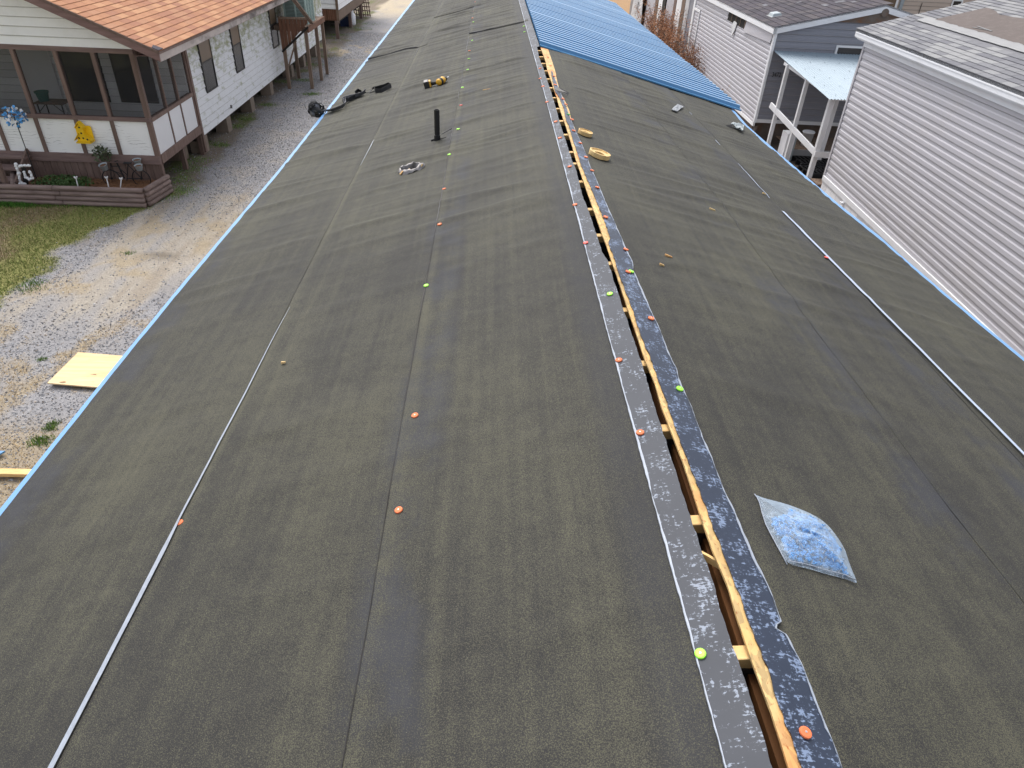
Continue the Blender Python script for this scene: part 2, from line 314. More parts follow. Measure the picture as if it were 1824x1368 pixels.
# ------------------------------------------------------------------ mesh builder
class MB:
    def __init__(s): s.v = []; s.f = []; s.m = []
    def add(s, vs, fs, mi=0):
        o = len(s.v); s.v += [tuple(float(c) for c in p) for p in vs]; s.f += [tuple(i + o for i in f) for f in fs]; s.m += [mi] * len(fs); return s
    def hexa(s, p, mi=0):                  # 8 points: bottom 4 ccw, top 4 ccw
        return s.add(p, [(3, 2, 1, 0), (4, 5, 6, 7), (0, 1, 5, 4), (1, 2, 6, 5), (2, 3, 7, 6), (3, 0, 4, 7)], mi)
    def box(s, a, b, mi=0):
        x0, y0, z0 = (min(a[i], b[i]) for i in range(3)); x1, y1, z1 = (max(a[i], b[i]) for i in range(3))
        return s.hexa([(x0, y0, z0), (x1, y0, z0), (x1, y1, z0), (x0, y1, z0), (x0, y0, z1), (x1, y0, z1), (x1, y1, z1), (x0, y1, z1)], mi)
    def beam(s, p, q, w, t, up=(0, 0, 1), mi=0):   # w sideways, t along up
        p, q, up = Vector(p), Vector(q), Vector(up); d = (q - p).normalized(); sd_ = d.cross(up)
        if sd_.length < 1e-4: sd_ = d.cross(Vector((1, 0, 0)))
        sd_.normalize(); u = sd_.cross(d).normalized(); a = sd_ * w / 2; b = u * t / 2
        return s.hexa([p - a - b, p + a - b, q + a - b, q - a - b, p - a + b, p + a + b, q + a + b, q - a + b], mi)
    def tube(s, pts, r, n=8, mi=0, cap=True):
        pts = [Vector(p) for p in pts]; rs = r if isinstance(r, (list, tuple)) else [r] * len(pts); base = len(s.v); fs = []; vs = []
        prev = None
        for i, p in enumerate(pts):
            d = (pts[min(i + 1, len(pts) - 1)] - pts[max(i - 1, 0)]).normalized()
            a = d.cross(Vector((0, 0, 1)) if abs(d.z) < .9 else Vector((1, 0, 0))).normalized() if prev is None else (prev - d * prev.dot(d)).normalized()
            prev = a; b = d.cross(a)
            vs += [p + (a * math.cos(2 * math.pi * k / n) + b * math.sin(2 * math.pi * k / n)) * rs[i] for k in range(n)]
        for i in range(len(pts) - 1):
            for k in range(n): fs.append((i * n + k, i * n + (k + 1) % n, (i + 1) * n + (k + 1) % n, (i + 1) * n + k))
        if cap: fs.append(tuple(range(n - 1, -1, -1))); fs.append(tuple((len(pts) - 1) * n + k for k in range(n)))
        return s.add(vs, fs, mi)
    def lathe(s, prof, c, ax=(0, 0, 1), n=20, mi=0, sx=1., jit=0.):      # prof: (radius, height) list
        c = Vector(c); ax = Vector(ax).normalized(); a = ax.cross(Vector((0, 1, 0))); a = a.normalized() if a.length > .1 else Vector((1, 0, 0)); b = ax.cross(a)
        vs = []; fs = []
        for r, h in prof:
            for k in range(n):
                t = 2 * math.pi * k / n; rr = r * (1 + jit * math.sin(5 * t + h * 300) * .5 + jit * math.sin(9 * t) * .5)
                vs.append(c + a * (rr * sx * math.cos(t)) + b * (rr * math.sin(t)) + ax * h)
        for i in range(len(prof) - 1):
            for k in range(n): fs.append((i * n + k, i * n + (k + 1) % n, (i + 1) * n + (k + 1) % n, (i + 1) * n + k))
        return s.add(vs, fs, mi)
    def prism(s, poly, off, mi=0):         # poly extruded by vector off
        n = len(poly); off = Vector(off); a = [Vector(p) for p in poly]; vs = a + [p + off for p in a]
        return s.add(vs, [tuple(range(n)), tuple(range(2 * n - 1, n - 1, -1))] + [(i, i + n, (i + 1) % n + n, (i + 1) % n) for i in range(n)], mi)
    def ribbon(s, L, Rr, mi=0):
        n = len(L); return s.add(list(L) + list(Rr), [(i, i + n, i + 1 + n, i + 1) for i in range(n - 1)], mi)
    def mesh(s, name, mats, smooth=False):
        me = bpy.data.meshes.new(name); me.from_pydata(s.v, [], s.f); me.update()
        for m in (mats if isinstance(mats, (list, tuple)) else [mats]): me.materials.append(m)
        if len(me.materials) > 1: me.polygons.foreach_set('material_index', s.m)
        if smooth: me.polygons.foreach_set('use_smooth', [True] * len(me.polygons))
        return me
    def build(s, name, mats, parent=None, smooth=False, label=None, cat=None, group=None, kind=None, bevel=0):
        o = link(name, s.mesh(name, mats, smooth), parent); tag(o, label, cat, group, kind)
        if bevel:
            b = o.modifiers.new('bevel', 'BEVEL'); b.width = bevel; b.segments = 2; b.limit_method = 'ANGLE'
        return o
ROOTS = {}
def tag(o, label=None, cat=None, group=None, kind=None):
    if label: o['label'] = label
    if cat: o['category'] = cat
    if group: o['group'] = group
    if kind: o['kind'] = kind
    return o
def link(name, me, parent=None, basis=None):
    o = bpy.data.objects.new(name, me); COL.objects.link(o)
    if parent is not None:
        o.parent = parent
        if parent.name in ROOTS: o.matrix_parent_inverse = Matrix.Translation(-ROOTS[parent.name])
    if basis is not None: o.matrix_basis = basis
    return o
def thing(name, label, cat, loc, group=None):
    o = bpy.data.objects.new(name, None); COL.objects.link(o); o.location = loc; o.empty_display_size = .1
    ROOTS[o.name] = Vector(loc); return tag(o, label, cat, group)
def fast_mesh(name, V, Fq, mats, smooth=True, col=None, per=4):
    me = bpy.data.meshes.new(name); V = np.asarray(V, np.float32); Fq = np.asarray(Fq, np.int32); nf = len(Fq)
    me.vertices.add(len(V)); me.vertices.foreach_set('co', V.ravel()); me.loops.add(nf * per); me.loops.foreach_set('vertex_index', Fq.ravel())
    me.polygons.add(nf); me.polygons.foreach_set('loop_start', np.arange(0, nf * per, per, dtype=np.int32)); me.polygons.foreach_set('loop_total', np.full(nf, per, np.int32))
    me.polygons.foreach_set('use_smooth', np.full(nf, smooth)); me.materials.append(mats)
    if col is not None:
        a = me.attributes.new('Col', 'FLOAT_COLOR', 'POINT'); a.data.foreach_set('color', np.hstack([col, np.ones((len(col), 1))]).astype(np.float32).ravel())
    me.update(calc_edges=True); me.validate(); return me

# value noise
_LAT = rng.random((256, 256))
def vn(x, y):
    x = np.asarray(x, float); y = np.asarray(y, float); xi = np.floor(x).astype(int); yi = np.floor(y).astype(int); fx = x - xi; fy = y - yi
    fx = fx * fx * (3 - 2 * fx); fy = fy * fy * (3 - 2 * fy); g = lambda i, j: _LAT[i % 256, j % 256]
    return (g(xi, yi) * (1 - fx) + g(xi + 1, yi) * fx) * (1 - fy) + (g(xi, yi + 1) * (1 - fx) + g(xi + 1, yi + 1) * fx) * fy
def fbm(x, y, o=4):
    r = 0; a = .5
    for i in range(o): r = r + a * vn(x * 2 ** i + 17 * i, y * 2 ** i + 31 * i); a *= .5
    return r / (1 - .5 ** o)
sm = lambda a, b, x: (lambda t: t * t * (3 - 2 * t))(np.clip((x - a) / (b - a), 0, 1))

# ================================================================== GROUND
GBY = [0, 9.4, 11.4, 12.6, 13.6, 15, 16.2, 25, 31, 45, 60]; GBX = [-7.3, -7.45, -7.4, -7.15, -6.8, -6.5, -6.6, -6.75, -6.4, -6.6, -6.0]
C_lawn, C_lawn2, C_sand, C_grav, C_straw, C_earth = (np.array(c) for c in ((.20, .195, .075), (.23, .185, .115), (.30, .272, .232), (.235, .235, .248), (.275, .225, .15), (.14, .115, .088)))
def zones(x, y):
    e = x - np.interp(y, GBY, GBX) + (fbm(x * 1.3, y * 1.3) - .5) * .9
    lawn = sm(.12, -.12, e) * sm(14.9, 14.4, y)
    house = sm(.1, -.25, e) * sm(14.4, 14.9, y)
    n1 = fbm(x * .9 + 5, y * .45 + 3); n2 = fbm(x * 2.3 + 9, y * 1.6)
    # pale sandy wheel track in front of the planting bed, clean gravel further on, straw mixed with gravel close by
    track = sm(8.2, 10, y) * sm(15.5, 12.6, y) * sm(.46, .60, n1 * .7 + .3 * np.exp(-((x + 6.05 + .03 * (y - 11)) / .55) ** 2) + .18)
    sandfar = sm(40, 46, y)
    straw = np.clip(sm(.48, .62, n2 * .6 + n1 * .5) * sm(9.8, 8.2, y) * .75 + sm(6.9, 6.2, y) * .95 + sm(.60, .68, n2) * .3 + sm(.55, .7, n2) * sm(29.5, 31, y) * sm(36, 34, y), 0, 1)
    return lawn, house, track, straw, sandfar, n1, n2
def gcol(x, y):
    lawn, house, track, straw, sandfar, n1, n2 = zones(x, y)
    c = np.broadcast_to(C_grav, x.shape + (3,)).copy()
    mixin = lambda c, k, w: c * (1 - w[..., None]) + np.array(k) * w[..., None]
    rut = fbm(x * 5.5 + 3, y * .4); c = c * (.82 + .36 * n2[..., None]); c = mixin(c, C_straw, straw * .8); c = mixin(c, C_sand, np.clip(track * (.45 + 1.1 * sm(.35, .6, rut)), 0, 1) * .9); c = mixin(c, C_straw * 1.05, track * sm(.55, .68, n2) * .7); c = mixin(c, C_earth * 1.5, sm(.6, .72, rut) * sm(8, 9, y) * sm(16, 14, y) * .45)
    c = mixin(c, (.13, .11, .085), np.exp(-(((x + 5.78) / .32) ** 2 + ((y - 11.4) / .16) ** 2)) * .8)     # damp hollow
    c = mixin(c, (.40, .345, .26), sandfar * sm(.3, .5, n1)); c = mixin(c, C_earth, house * .9); c = mixin(c, (.09, .11, .03), house * sm(.55, .7, n2) * .7)
    g = C_lawn * (1 - sm(.58, .72, n1))[..., None] + C_lawn2 * sm(.58, .72, n1)[..., None]
    c = c * (1 - lawn[..., None]) + g * lawn[..., None] * (.75 + .5 * n2[..., None])
    right = sm(3.5, 4.5, x); c = mixin(c, (.12, .09, .065), right * .8); c = mixin(c, (.30, .19, .10), right * sm(40, 46, y))
    return np.clip(c, 0, 1)
gx = np.concatenate([[-400, -150, -60, -30, -20, -15], np.arange(-12, -1.9, .08), np.arange(-1, 12, 1.), [15, 20, 30, 60, 150, 400]])
gy = np.concatenate([[-400, -100, -30, -10, 0], np.arange(3, 46, .1), [47, 48.5, 50, 53, 57, 63, 72, 90, 130, 200, 400]])
GX, GY = np.meshgrid(gx, gy, indexing='ij'); gz = np.zeros_like(GX)
inn = (GX > -12) & (GX < -2) & (GY > 3) & (GY < 46)
gz[inn] = (fbm(GX[inn] * 1.5, GY[inn] * 1.5) - .5) * .05 - .01
nx, ny = GX.shape; idx = np.arange(nx * ny).reshape(nx, ny)
quads = np.stack([idx[:-1, :-1], idx[1:, :-1], idx[1:, 1:], idx[:-1, 1:]], -1).reshape(-1, 4)
gm = fast_mesh('ground', np.stack([GX, GY, gz], -1).reshape(-1, 3), quads, M_ground, True, gcol(GX, GY).reshape(-1, 3))
tag(link('ground', gm), 'gravel, sand and grass ground between the homes', kind='structure')
def gz_at(x, y): return (fbm(x * 1.5, y * 1.5) - .5) * .05 - .01

# gravel: uncountable, one object
n = 130000
sx = rng.uniform(-7.9, -2.6, n); sy = 2.0 + (rng.random(n) ** 1.2) * 35
lawn, house, track, straw, sf, n1, n2 = zones(sx, sy)
keep = rng.random(n) < np.clip((1 - lawn * .97) * (1 - .86 * track) * (1 - .55 * straw) * (1 - .8 * house) + .15 * np.exp(-((sx - np.interp(sy, GBY, GBX)) / .15) ** 2), 0, 1)
sx, sy = sx[keep], sy[keep]; n = len(sx)
oct_v = np.array([(1, 0, 0), (0, 1, 0), (-1, 0, 0), (0, -1, 0), (0, 0, .8), (0, 0, -.6)]); oct_f = np.array([(0, 1, 4), (1, 2, 4), (2, 3, 4), (3, 0, 4), (1, 0, 5), (2, 1, 5), (3, 2, 5), (0, 3, 5)])
size = rng.uniform(.005, .015, n) * (1 + .5 * (rng.random(n) < .12)); ang = rng.uniform(0, 6.28, n); V = oct_v[None] * (1 + rng.uniform(-.35, .35, (n, 6, 3))) * size[:, None, None]
ca, sa = np.cos(ang)[:, None], np.sin(ang)[:, None]; V = np.stack([V[..., 0] * ca - V[..., 1] * sa, V[..., 0] * sa + V[..., 1] * ca, V[..., 2]], -1)
V += np.stack([sx, sy, gz_at(sx, sy) + size * .25], -1)[:, None]
tone = rng.uniform(.13, .36, n)[:, None] * np.array([1, 1, 1.06]) * np.where(rng.random(n)[:, None] < .18, np.array([[1.15, 1.0, .82]]), 1)
tone = np.where(rng.random(n)[:, None] < .05, .5, tone)
sm_me = fast_mesh('gravel', V.reshape(-1, 3), (oct_f[None] + 6 * np.arange(n)[:, None, None]).reshape(-1, 3), M_stone, False, np.repeat(tone, 6, 0), 3)
tag(link('gravel', sm_me), 'loose blue grey gravel spread over the driveway', 'gravel', kind='stuff')

# grass: uncountable, one object
def blades(n, x, y, hmin, hmax, col, lean=.6, w=.006):
    n = len(x); a = rng.uniform(0, 6.28, n); h = rng.uniform(hmin, hmax, n); z = gz_at(x, y)
    dx, dy = np.cos(a) * w, np.sin(a) * w; l = rng.uniform(0, lean, n) * h; b = rng.uniform(0, 6.28, n)
    p = np.stack([np.stack([x - dx, y - dy, z], -1), np.stack([x + dx, y + dy, z], -1), np.stack([x + np.cos(b) * l, y + np.sin(b) * l, z + h], -1)], 1)
    return p.reshape(-1, 3), np.repeat(np.clip(col, 0, 1), 3, 0)
PV, PC = [], []
def addbl(x, y, hmin, hmax, base, spread=.35, **k):
    c = np.array(base)[None] * rng.uniform(1 - spread, 1 + spread, (len(x), 1)) if np.ndim(base) == 1 else base * rng.uniform(1 - spread, 1 + spread, (len(x), 1))
    v, c = blades(len(x), x, y, hmin, hmax, c, **k); PV.append(v); PC.append(c)
n = 60000; x = rng.uniform(-10.6, -6.2, n); y = rng.uniform(8, 14.2, n); lw = zones(x, y)[0]; k = rng.random(n) < lw; x, y = x[k], y[k]
n1 = zones(x, y)[5]; w = sm(.56, .74, n1 + rng.uniform(-.15, .15, len(x)))[:, None]
addbl(x, y, .015, .05, np.array([(.185, .22, .065)]) * (1 - w) + np.array([(.27, .205, .11)]) * w, .4, lean=1.2)
n = 26000; x = rng.uniform(-7.6, -4.4, n); y = rng.uniform(4.5, 10.5, n); st = zones(x, y)[3]; k = rng.random(n) < st; addbl(x[k], y[k], .008, .03, (.34, .245, .125), .4, lean=2.5, w=.005)
def tuft(px, py, r, n, base=(.15, .24, .06), h=.06, z=0.):
    p = onz(px, py, z); a = rng.uniform(0, 6.28, n); q = r * np.sqrt(rng.random(n)); k_ = rng.random(n) < .55 + .45 * (1 - q / r); a, q = a[k_], q[k_] * rng.uniform(.6, 1.5, k_.sum()); addbl(p[0] + np.cos(a) * q * 1.3, p[1] + np.sin(a) * q, h * .25, h * .8, base, .5)
for t in [(72, 786, .10, 500), (88, 762, .06, 250), (95, 752, .05, 160), (75, 640, .05, 120), (555, 167, .22, 700), (540, 143, .25, 500), (475, 186, .2, 400), (440, 212, .2, 300), (420, 225, .25, 350), (375, 255, .3, 500), (395, 258, .15, 250), (345, 285, .3, 500), (335, 300, .35, 700), (320, 320, .3, 500), (325, 338, .25, 600), (300, 348, .3, 500), (560, 115, .3, 400), (600, 62, .4, 500), (640, 50, .5, 600), (570, 100, .4, 500), (50, 512, .2, 400), (60, 502, .15, 250), (230, 450, .08, 100), (650, 42, .6, 500), (560, 92, .5, 400), (505, 145, .25, 350)]: tuft(*t)
for i in range(26): tuft(rnd.uniform(-40, 262), 362 + rnd.uniform(-2, 4), .14, 220 if i % 3 else 420, (.10, .165, .035), .10)
for i in range(9): tuft(rnd.uniform(0, 55), 361 + rnd.uniform(-3, 4), .15, 420, (.075, .20, .03), .14)
PV = np.concatenate(PV); PC = np.concatenate(PC)
gme = fast_mesh('grass', PV, np.arange(len(PV)).reshape(-1, 3), M_blade, False, PC, 3)
tag(link('grass', gme), 'short olive lawn grass, straw and green tufts on the ground', 'grass', kind='stuff')

# ================================================================== THE MOBILE HOME UNDERFOOT
Y0, Y1 = -2.0, 19.85
EXL, EXR = -1.87, 3.12
home = thing('mobile_home', 'long mobile home underfoot, its low gable roof covered in dark roofing felt', 'mobile home', (XR, 9, 0))
b = MB(); b.box((EXL + .10, Y0 + .1, .5), (EXL + .18, Y1 - .1, zroof(EXL) - .02)).build('side_wall', M_white, home)
b = MB(); b.box((EXR - .18, Y0 + .1, .5), (EXR - .10, Y1 - .1, zroof(EXR) - .02)).build('side_wall', M_white, home)
for yy in (Y0 + .1, Y1 - .18):
    MB().prism([(EXL + .18, yy, .5), (EXR - .18, yy, .5), (EXR - .18, yy, zroof(EXR) - .03), (XR, yy, ZR - .06), (EXL + .18, yy, zroof(EXL) - .03)], (0, .08, 0)).build('end_wall', M_white, home)
MB().box((EXL + .3, Y0 + .3, 0), (EXR - .3, Y1 - .3, .5)).build('skirting', M_white, home)
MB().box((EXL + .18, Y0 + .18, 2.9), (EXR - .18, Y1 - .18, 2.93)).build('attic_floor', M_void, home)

DRIP = {'L': [(-120, 1054, .028), (0, 905, .030), (216, 636, .031), (330, 498, .033), (498, 300, .036), (620, 146, .05), (730, 7, .06)],
        'R': [(1950, 740, .046), (1824, 637, .046), (1690, 527, .044), (1600, 450, .046), (1568, 421, .065), (1555, 411, .07), (1494, 363, .055), (1400, 283, .055), (1358, 247, .07), (1350, 240, .035), (1330, 222, .05), (1304, 192, .05)]}
def drip_at(side, Y):
    pts = DRIP[side]; P = np.array([(onL if side == 'L' else onR)(*p[:2]) for p in pts]); o = np.argsort(P[:, 1]); return np.interp(Y, P[o, 1], P[o, 0]), np.interp(Y, P[o, 1], np.array([p[2] for p in pts])[o])
# --- felt sheets: real ripples, laps and end laps
HOLE = onL(731, 304); PIPE = onL(779, 252)
def make_ridges(n, x0, x1, ang, seed, far_bias):
    r = np.random.default_rng(seed); y0 = Y0 + (Y1 - Y0) * r.random(n) ** far_bias
    return np.stack([y0, r.uniform(x0, x1, n), r.uniform(ang[0], ang[1], n), r.uniform(.022, .046, n), r.uniform(.0018, .0068, n), r.uniform(.3, 1.0, n)], 1)
RL = make_ridges(520, EXL, XR, (.0, .36), 3, .8); RRr = make_ridges(380, XR, EXR, (-.22, .12), 5, .9)
RL[:, 4] *= .55 + 1.1 * sm(2.5, 6.5, RL[:, 0])
RRr[:, 4] *= .35 + 1.0 * sm(2.0, 5.0, RRr[:, 0])
# the few big ripples one can point at on the right slope
for (a, b_), wd, am in [(((1380, 530), (1540, 575)), .04, .007), (((1270, 285), (1420, 330)), .05, .011), (((1190, 215), (1340, 262)), .05, .006), (((1500, 690), (1700, 760)), .07, .006), (((1095, 470), (1230, 478)), .035, .008), (((1400, 330), (1530, 370)), .05, .007)]:
    p, q = onR(*a), onR(*b_); RRr = np.vstack([RRr, [(p[1] + q[1]) / 2, (p[0] + q[0]) / 2, (q[1] - p[1]) / (q[0] - p[0]), wd, am, abs(q[0] - p[0]) * .55]])
for (a, b_), wd, am in [(((800, 580), (960, 540)), .05, .004), (((690, 690), (780, 660)), .05, .004), (((430, 760), (560, 780)), .05, .003), (((805, 250), (900, 232)), .05, .006), (((745, 490), (900, 430)), .05, .004), (((300, 985), (345, 1020)), .012, .007)]:
    p, q = onL(*a), onL(*b_); RL = np.vstack([RL, [(p[1] + q[1]) / 2, (p[0] + q[0]) / 2, (q[1] - p[1]) / (q[0] - p[0]), wd, am, abs(q[0] - p[0]) * .6]])
def broad(n, x0, x1, ang, seed):
    r = np.random.default_rng(seed); y0 = r.uniform(Y0, Y1, n)
    return np.stack([y0, r.uniform(x0, x1, n), r.uniform(ang[0], ang[1], n), r.uniform(.05, .12, n), r.uniform(.004, .011, n) * (.55 + .6 * sm(2, 5.5, y0)), r.uniform(.25, .8, n)], 1)
RL = np.vstack([RL, broad(150, EXL, XR, (.02, .34), 21)]); RRr = np.vstack([RRr, broad(120, XR, EXR, (-.2, .1), 22)])
def wrinkle(x, y, Rg, seed):
    z = (fbm(x * 1.1 + seed, y * .8) - .5) * .008 + (fbm(x * 3 + seed, y * 4.5) - .5) * .009 + (fbm(x * 20 + seed, y * .7) - .5) * .0035
    for y0, xc, a, w, am, ln in Rg:
        m = np.abs(y[0] - y0) < 1.0 + w * 4
        if not m.any(): continue
        yy = y[:, m]; xx = x[:, m]
        z[:, m] += am * np.exp(-((yy - y0 - a * (xx - xc)) / w) ** 2) * np.exp(-((xx - xc) / ln) ** 2)
    return z * sm(.10, .34, np.abs(x - XR)) * (1 - .8 * np.exp(-((x - 2.225) / .14) ** 2)) * (1 - .75 * np.exp(-((x + 1.045) / .12) ** 2))
ENDLAPS = {('L', 0): (onL(655, 107), onL(742, 87)), ('L', 1): (onL(812, 23), onL(843, 15)), ('L', 2): (onL(838, 64), onL(938, 40))}
def sheet(side, k, xa, xb, lift, yb=Y1, wav=0.):
    ys = np.arange(Y0, yb, .020)
    el = ENDLAPS.get((side, k))
    if el is not None: ys = np.unique(np.concatenate([ys, np.arange(el[0][1] - .35, el[0][1] + .35, .004)])); ys = ys[np.concatenate([[True], np.diff(ys) > .0015])]
    xs = np.linspace(xa, xb, max(6, int(abs(xb - xa) / .032)))
    X, Y = np.meshgrid(xs, ys, indexing='ij')
    # the lower edge wanders a little
    low = xs[0] if abs(xs[0] - XR) > abs(xs[-1] - XR) else xs[-1]
    wgt = 1 - np.clip(np.abs(X - low) / .25, 0, 1); X = X + wgt * wav * (fbm(Y * .9 + k * 5, Y * 0 + k) - .5)
    if k == 0:
        DX, DW = drip_at(side, Y); tgt = DX + (DW if side == 'L' else -DW) + .006 * (fbm(Y * 6, Y * 0) - .5); X = X + (1 - np.clip(np.abs(X - low) / .4, 0, 1)) * (tgt - low)
    Z = ZR - SL * np.abs(X - XR) + lift + wrinkle(X, Y, RL if side == 'L' else RRr, 3 if side == 'L' else 40) * (1 if k else np.clip(np.abs(X - low) / .12, 0, 1))
    ed = np.exp(-(np.abs(X - low) / .03) ** 2); Z += ed * .003 * (fbm(Y * 5 + k, Y * 0) )
    if el is not None:
        p, q = el; t = (X - p[0]) / (q[0] - p[0]); yl = p[1] + (q[1] - p[1]) * t + (fbm(X * 4, Y * 0) - .5) * .04
        Z += .012 * (Y > yl) * np.exp(-np.maximum(Y - yl, 0) / .5)
    n, m = X.shape; idx = np.arange(n * m).reshape(n, m); q = np.stack([idx[:-1, :-1], idx[1:, :-1], idx[1:, 1:], idx[:-1, 1:]], -1).reshape(-1, 4)
    V = np.stack([X, Y, Z], -1).reshape(-1, 3)
    cen = V[q].mean(1)
    if side == 'L': q = q[np.hypot(cen[:, 0] - HOLE[0], cen[:, 1] - HOLE[1]) > .078]
    return link('felt_sheet', fast_mesh('felt_sheet', V, q, M_feltL if side == 'L' else M_feltR), home)
S1, S2 = -1.045, -.302
def lap_lip(el, x0, x1, lift, h, name='end_lap_shade'):  # black ribbon painted in for the shadow under the raised end lap
    p, q = el; xs = np.arange(x0, x1, .02); t = (xs - p[0]) / (q[0] - p[0]); yl = p[1] + (q[1] - p[1]) * t + .02 * (fbm(xs * 4, xs * 0) - .5); z = np.array([zroof(v) for v in xs]) + wrinkle(xs[None], yl[None], RL, 3)[0] + lift
    A = np.stack([xs, yl - .004, z + .001], -1); B = np.stack([xs, yl + .004, z + h * (.7 + .6 * fbm(xs * 3, xs * 0))], -1); b = MB(); b.ribbon(A, B); b.build(name, M_lapshade, home)
sheet('L', 0, EXL, S1 + .12, .0); sheet('L', 1, S1, S2 + .12, .005, wav=.012); sheet('L', 2, S2, .56, .010, wav=.012)
T1, T2 = 2.225, 1.62
YB = 9.6
sheet('R', 0, T1 - .1, EXR, .0, YB); sheet('R', 1, T2 - .1, T1, .005, YB, .03); sheet('R', 2, .655, T2, .010, YB, .03)

def lapline(xc, side, lift, ya, yb, k, wv):  # black strip painted in for the shadow line behind each lap edge
    ys = np.arange(ya, yb, .03); X = xc + wv * (fbm(ys * .9 + k * 5, ys * 0 + k) - .5); s_ = -1 if side == 'L' else 1
    z = wrinkle(X[None], ys[None], RL if side == 'L' else RRr, 3 if side == 'L' else 40)[0]; wd = .0005 + .009 * np.clip(fbm(ys * 2.2 + k, ys * 0) - .38, 0, 1)
    A = np.stack([X - s_ * .002, ys, [zroof(v) + lift for v in X] + z], -1); B = np.stack([X + s_ * wd, ys, [zroof(v) + lift - .004 for v in X] + z], -1)
    b = MB(); b.ribbon(A, B); b.build('lap_shade_line', M_lapshade, home)
M_lapshade = pm('black_lap_shade', (.030, .029, .031), .45, .4, 40)  # painted shade of the lap and end lap lines
lap_lip(ENDLAPS[('L', 0)], EXL + .06, S1 - .01, .002, .016); lap_lip(ENDLAPS[('L', 2)], S2, .50, .012, .018); lap_lip(ENDLAPS[('L', 1)], -.62, S2, .007, .010)
lapline(S1, 'L', .009, Y0, Y1, 1, .012); lapline(S2, 'L', .014, Y0, Y1, 2, .012); lapline(T1, 'R', .009, Y0, YB, 1, .03); lapline(T2, 'R', .0135, Y0, YB, 2, .03)
# white release film showing along two laps
def lapfilm(pts, side, mat, lift, wob=.15):
    Lp, Rp = [], []
    P = [onL(p[0], p[1]) if side == 'L' else onR(p[0], p[1]) for p in pts]
    for i in range(len(P) - 1):
        a, c = Vector(P[i]), Vector(P[i + 1]); m = max(2, int((c - a).length / .03))
        for j in range(m):
            t = j / m; p = a.lerp(c, t); w = (pts[i][2] * (1 - t) + pts[i + 1][2] * t) * (1 + wob * 4 * (float(fbm(p.y * 5, .3)) - .5))
            z = float(wrinkle(np.array([[p.x]]), np.array([[p.y]]), RL if side == 'L' else RRr, 3 if side == 'L' else 40)[0, 0])
            for lst, sgn in ((Lp, -1), (Rp, 1)):
                xx = p.x + sgn * w / 2; lst.append((xx, p.y, zroof(xx) + lift + z))
    b = MB(); b.ribbon(Lp, Rp); b.build('film_strip', mat, home)
lapfilm([(60, 1440, .016), (95, 1368, .016), (180, 1205, .015), (292, 985, .016), (320, 930, .008), (372, 830, .008), (440, 700, .007), (490, 600, .004), (520, 545, .001)], 'L', M_film, .013, .08)
lapfilm([(1900, 892, .017), (1824, 815, .017), (1720, 710, .018), (1600, 588, .020), (1500, 487, .023), (1430, 416, .024), (1391, 376, .018)], 'R', M_filmR, .013, .12)
lapfilm([(1370, 356, .004), (1340, 322, .007), (1312, 292, .003)], 'R', M_filmR, .013); lapfilm([(1282, 261, .004), (1272, 250, .006)], 'R', M_filmR, .013); lapfilm([(1232, 206, .006), (1226, 200, .003)], 'R', M_filmR, .013)
lapfilm([(642, 298, .002), (662, 260, .006), (668, 250, .002)], 'L', M_film, .013)

# --- ridge: cut slot, sheathing edge, membrane tapes
gapL = [(1400, 1436), (1376.6, 1368), (1338, 1246), (1318, 1187), (1296, 1125), (1268, 1032), (1249, 979), (1223, 900), (1190.5, 799), (1168, 728), (1144, 650), (1127, 600), (1110, 550), (1094, 502), (1084, 468), (1072, 447), (1060, 409), (1046, 370), (1037, 346), (1027, 305), (1017, 280), (1005, 242), (997.5, 220), (989.6, 190), (981, 162), (972, 135), (969, 124), (960, 102), (957.5, 88)]
osbL = [(1420, 1436), (1399, 1368), (1368, 1268), (1336, 1183), (1307.6, 1100), (1291.5, 1043), (1263.5, 977), (1240, 908), (1213.5, 825), (1192, 769), (1174, 722), (1162.6, 681), (1145.5, 640), (1128.4, 587), (1115, 548), (1095.5, 488), (1088, 467), (1078, 436), (1068, 409), (1055, 371), (1037, 319), (1024, 281), (1016, 253), (1006.5, 223), (1004, 216), (996, 193), (990, 171), (985, 157), (978, 135), (974, 124), (971, 110), (962, 84)]
osbR = [(1455, 1436), (1431, 1368), (1389.5, 1258), (1366, 1185), (1338, 1118), (1311, 1040), (1286.5, 977), (1262, 915), (1228, 825), (1207, 773), (1190.5, 722), (1173, 676), (1158, 635), (1144, 603), (1127, 550), (1115, 521), (1099.5, 479), (1095.5, 461), (1084, 434), (1087, 423), (1080, 402), (1068, 371), (1056, 341), (1046, 319), (1034, 290), (1027, 267), (1022, 253), (1012.5, 222), (1009, 216), (1004, 192), (995, 171), (988.5, 161), (982, 131.5), (982, 127), (976, 106), (969, 84)]
tapR = [(1528, 1436), (1500, 1368), (1456.6, 1258), (1427, 1183), (1401, 1131), (1389, 1124), (1377, 1117), (1392, 1107), (1369, 1048), (1347, 1002), (1324, 949), (1305, 904), (1289, 873), (1274, 835), (1268, 815), (1254.6, 787), (1243, 758), (1231, 724), (1220.5, 701), (1208.7, 675), (1205, 659), (1189, 625), (1176, 589.5), (1157, 549), (1141.6, 512), (1128, 482), (1126, 465), (1114, 441), (1102, 413), (1083, 371), (1068, 334), (1059, 313), (1051, 297), (1046, 280), (1036, 257), (1023, 229), (1012.6, 203), (1004, 179), (999.5, 168), (994, 154.6), (985, 131.5)]
tapL = [(1312, 1436), (1293, 1368), (1220.7, 1100), (1166, 900), (1117, 720), (1071, 550), (1024, 370), (984, 220), (958.5, 125), (948, 88), (936, 45), (924, 0), (918, -20)]
def poly(fn, pts, l): return np.array([fn(*p, l) for p in pts])
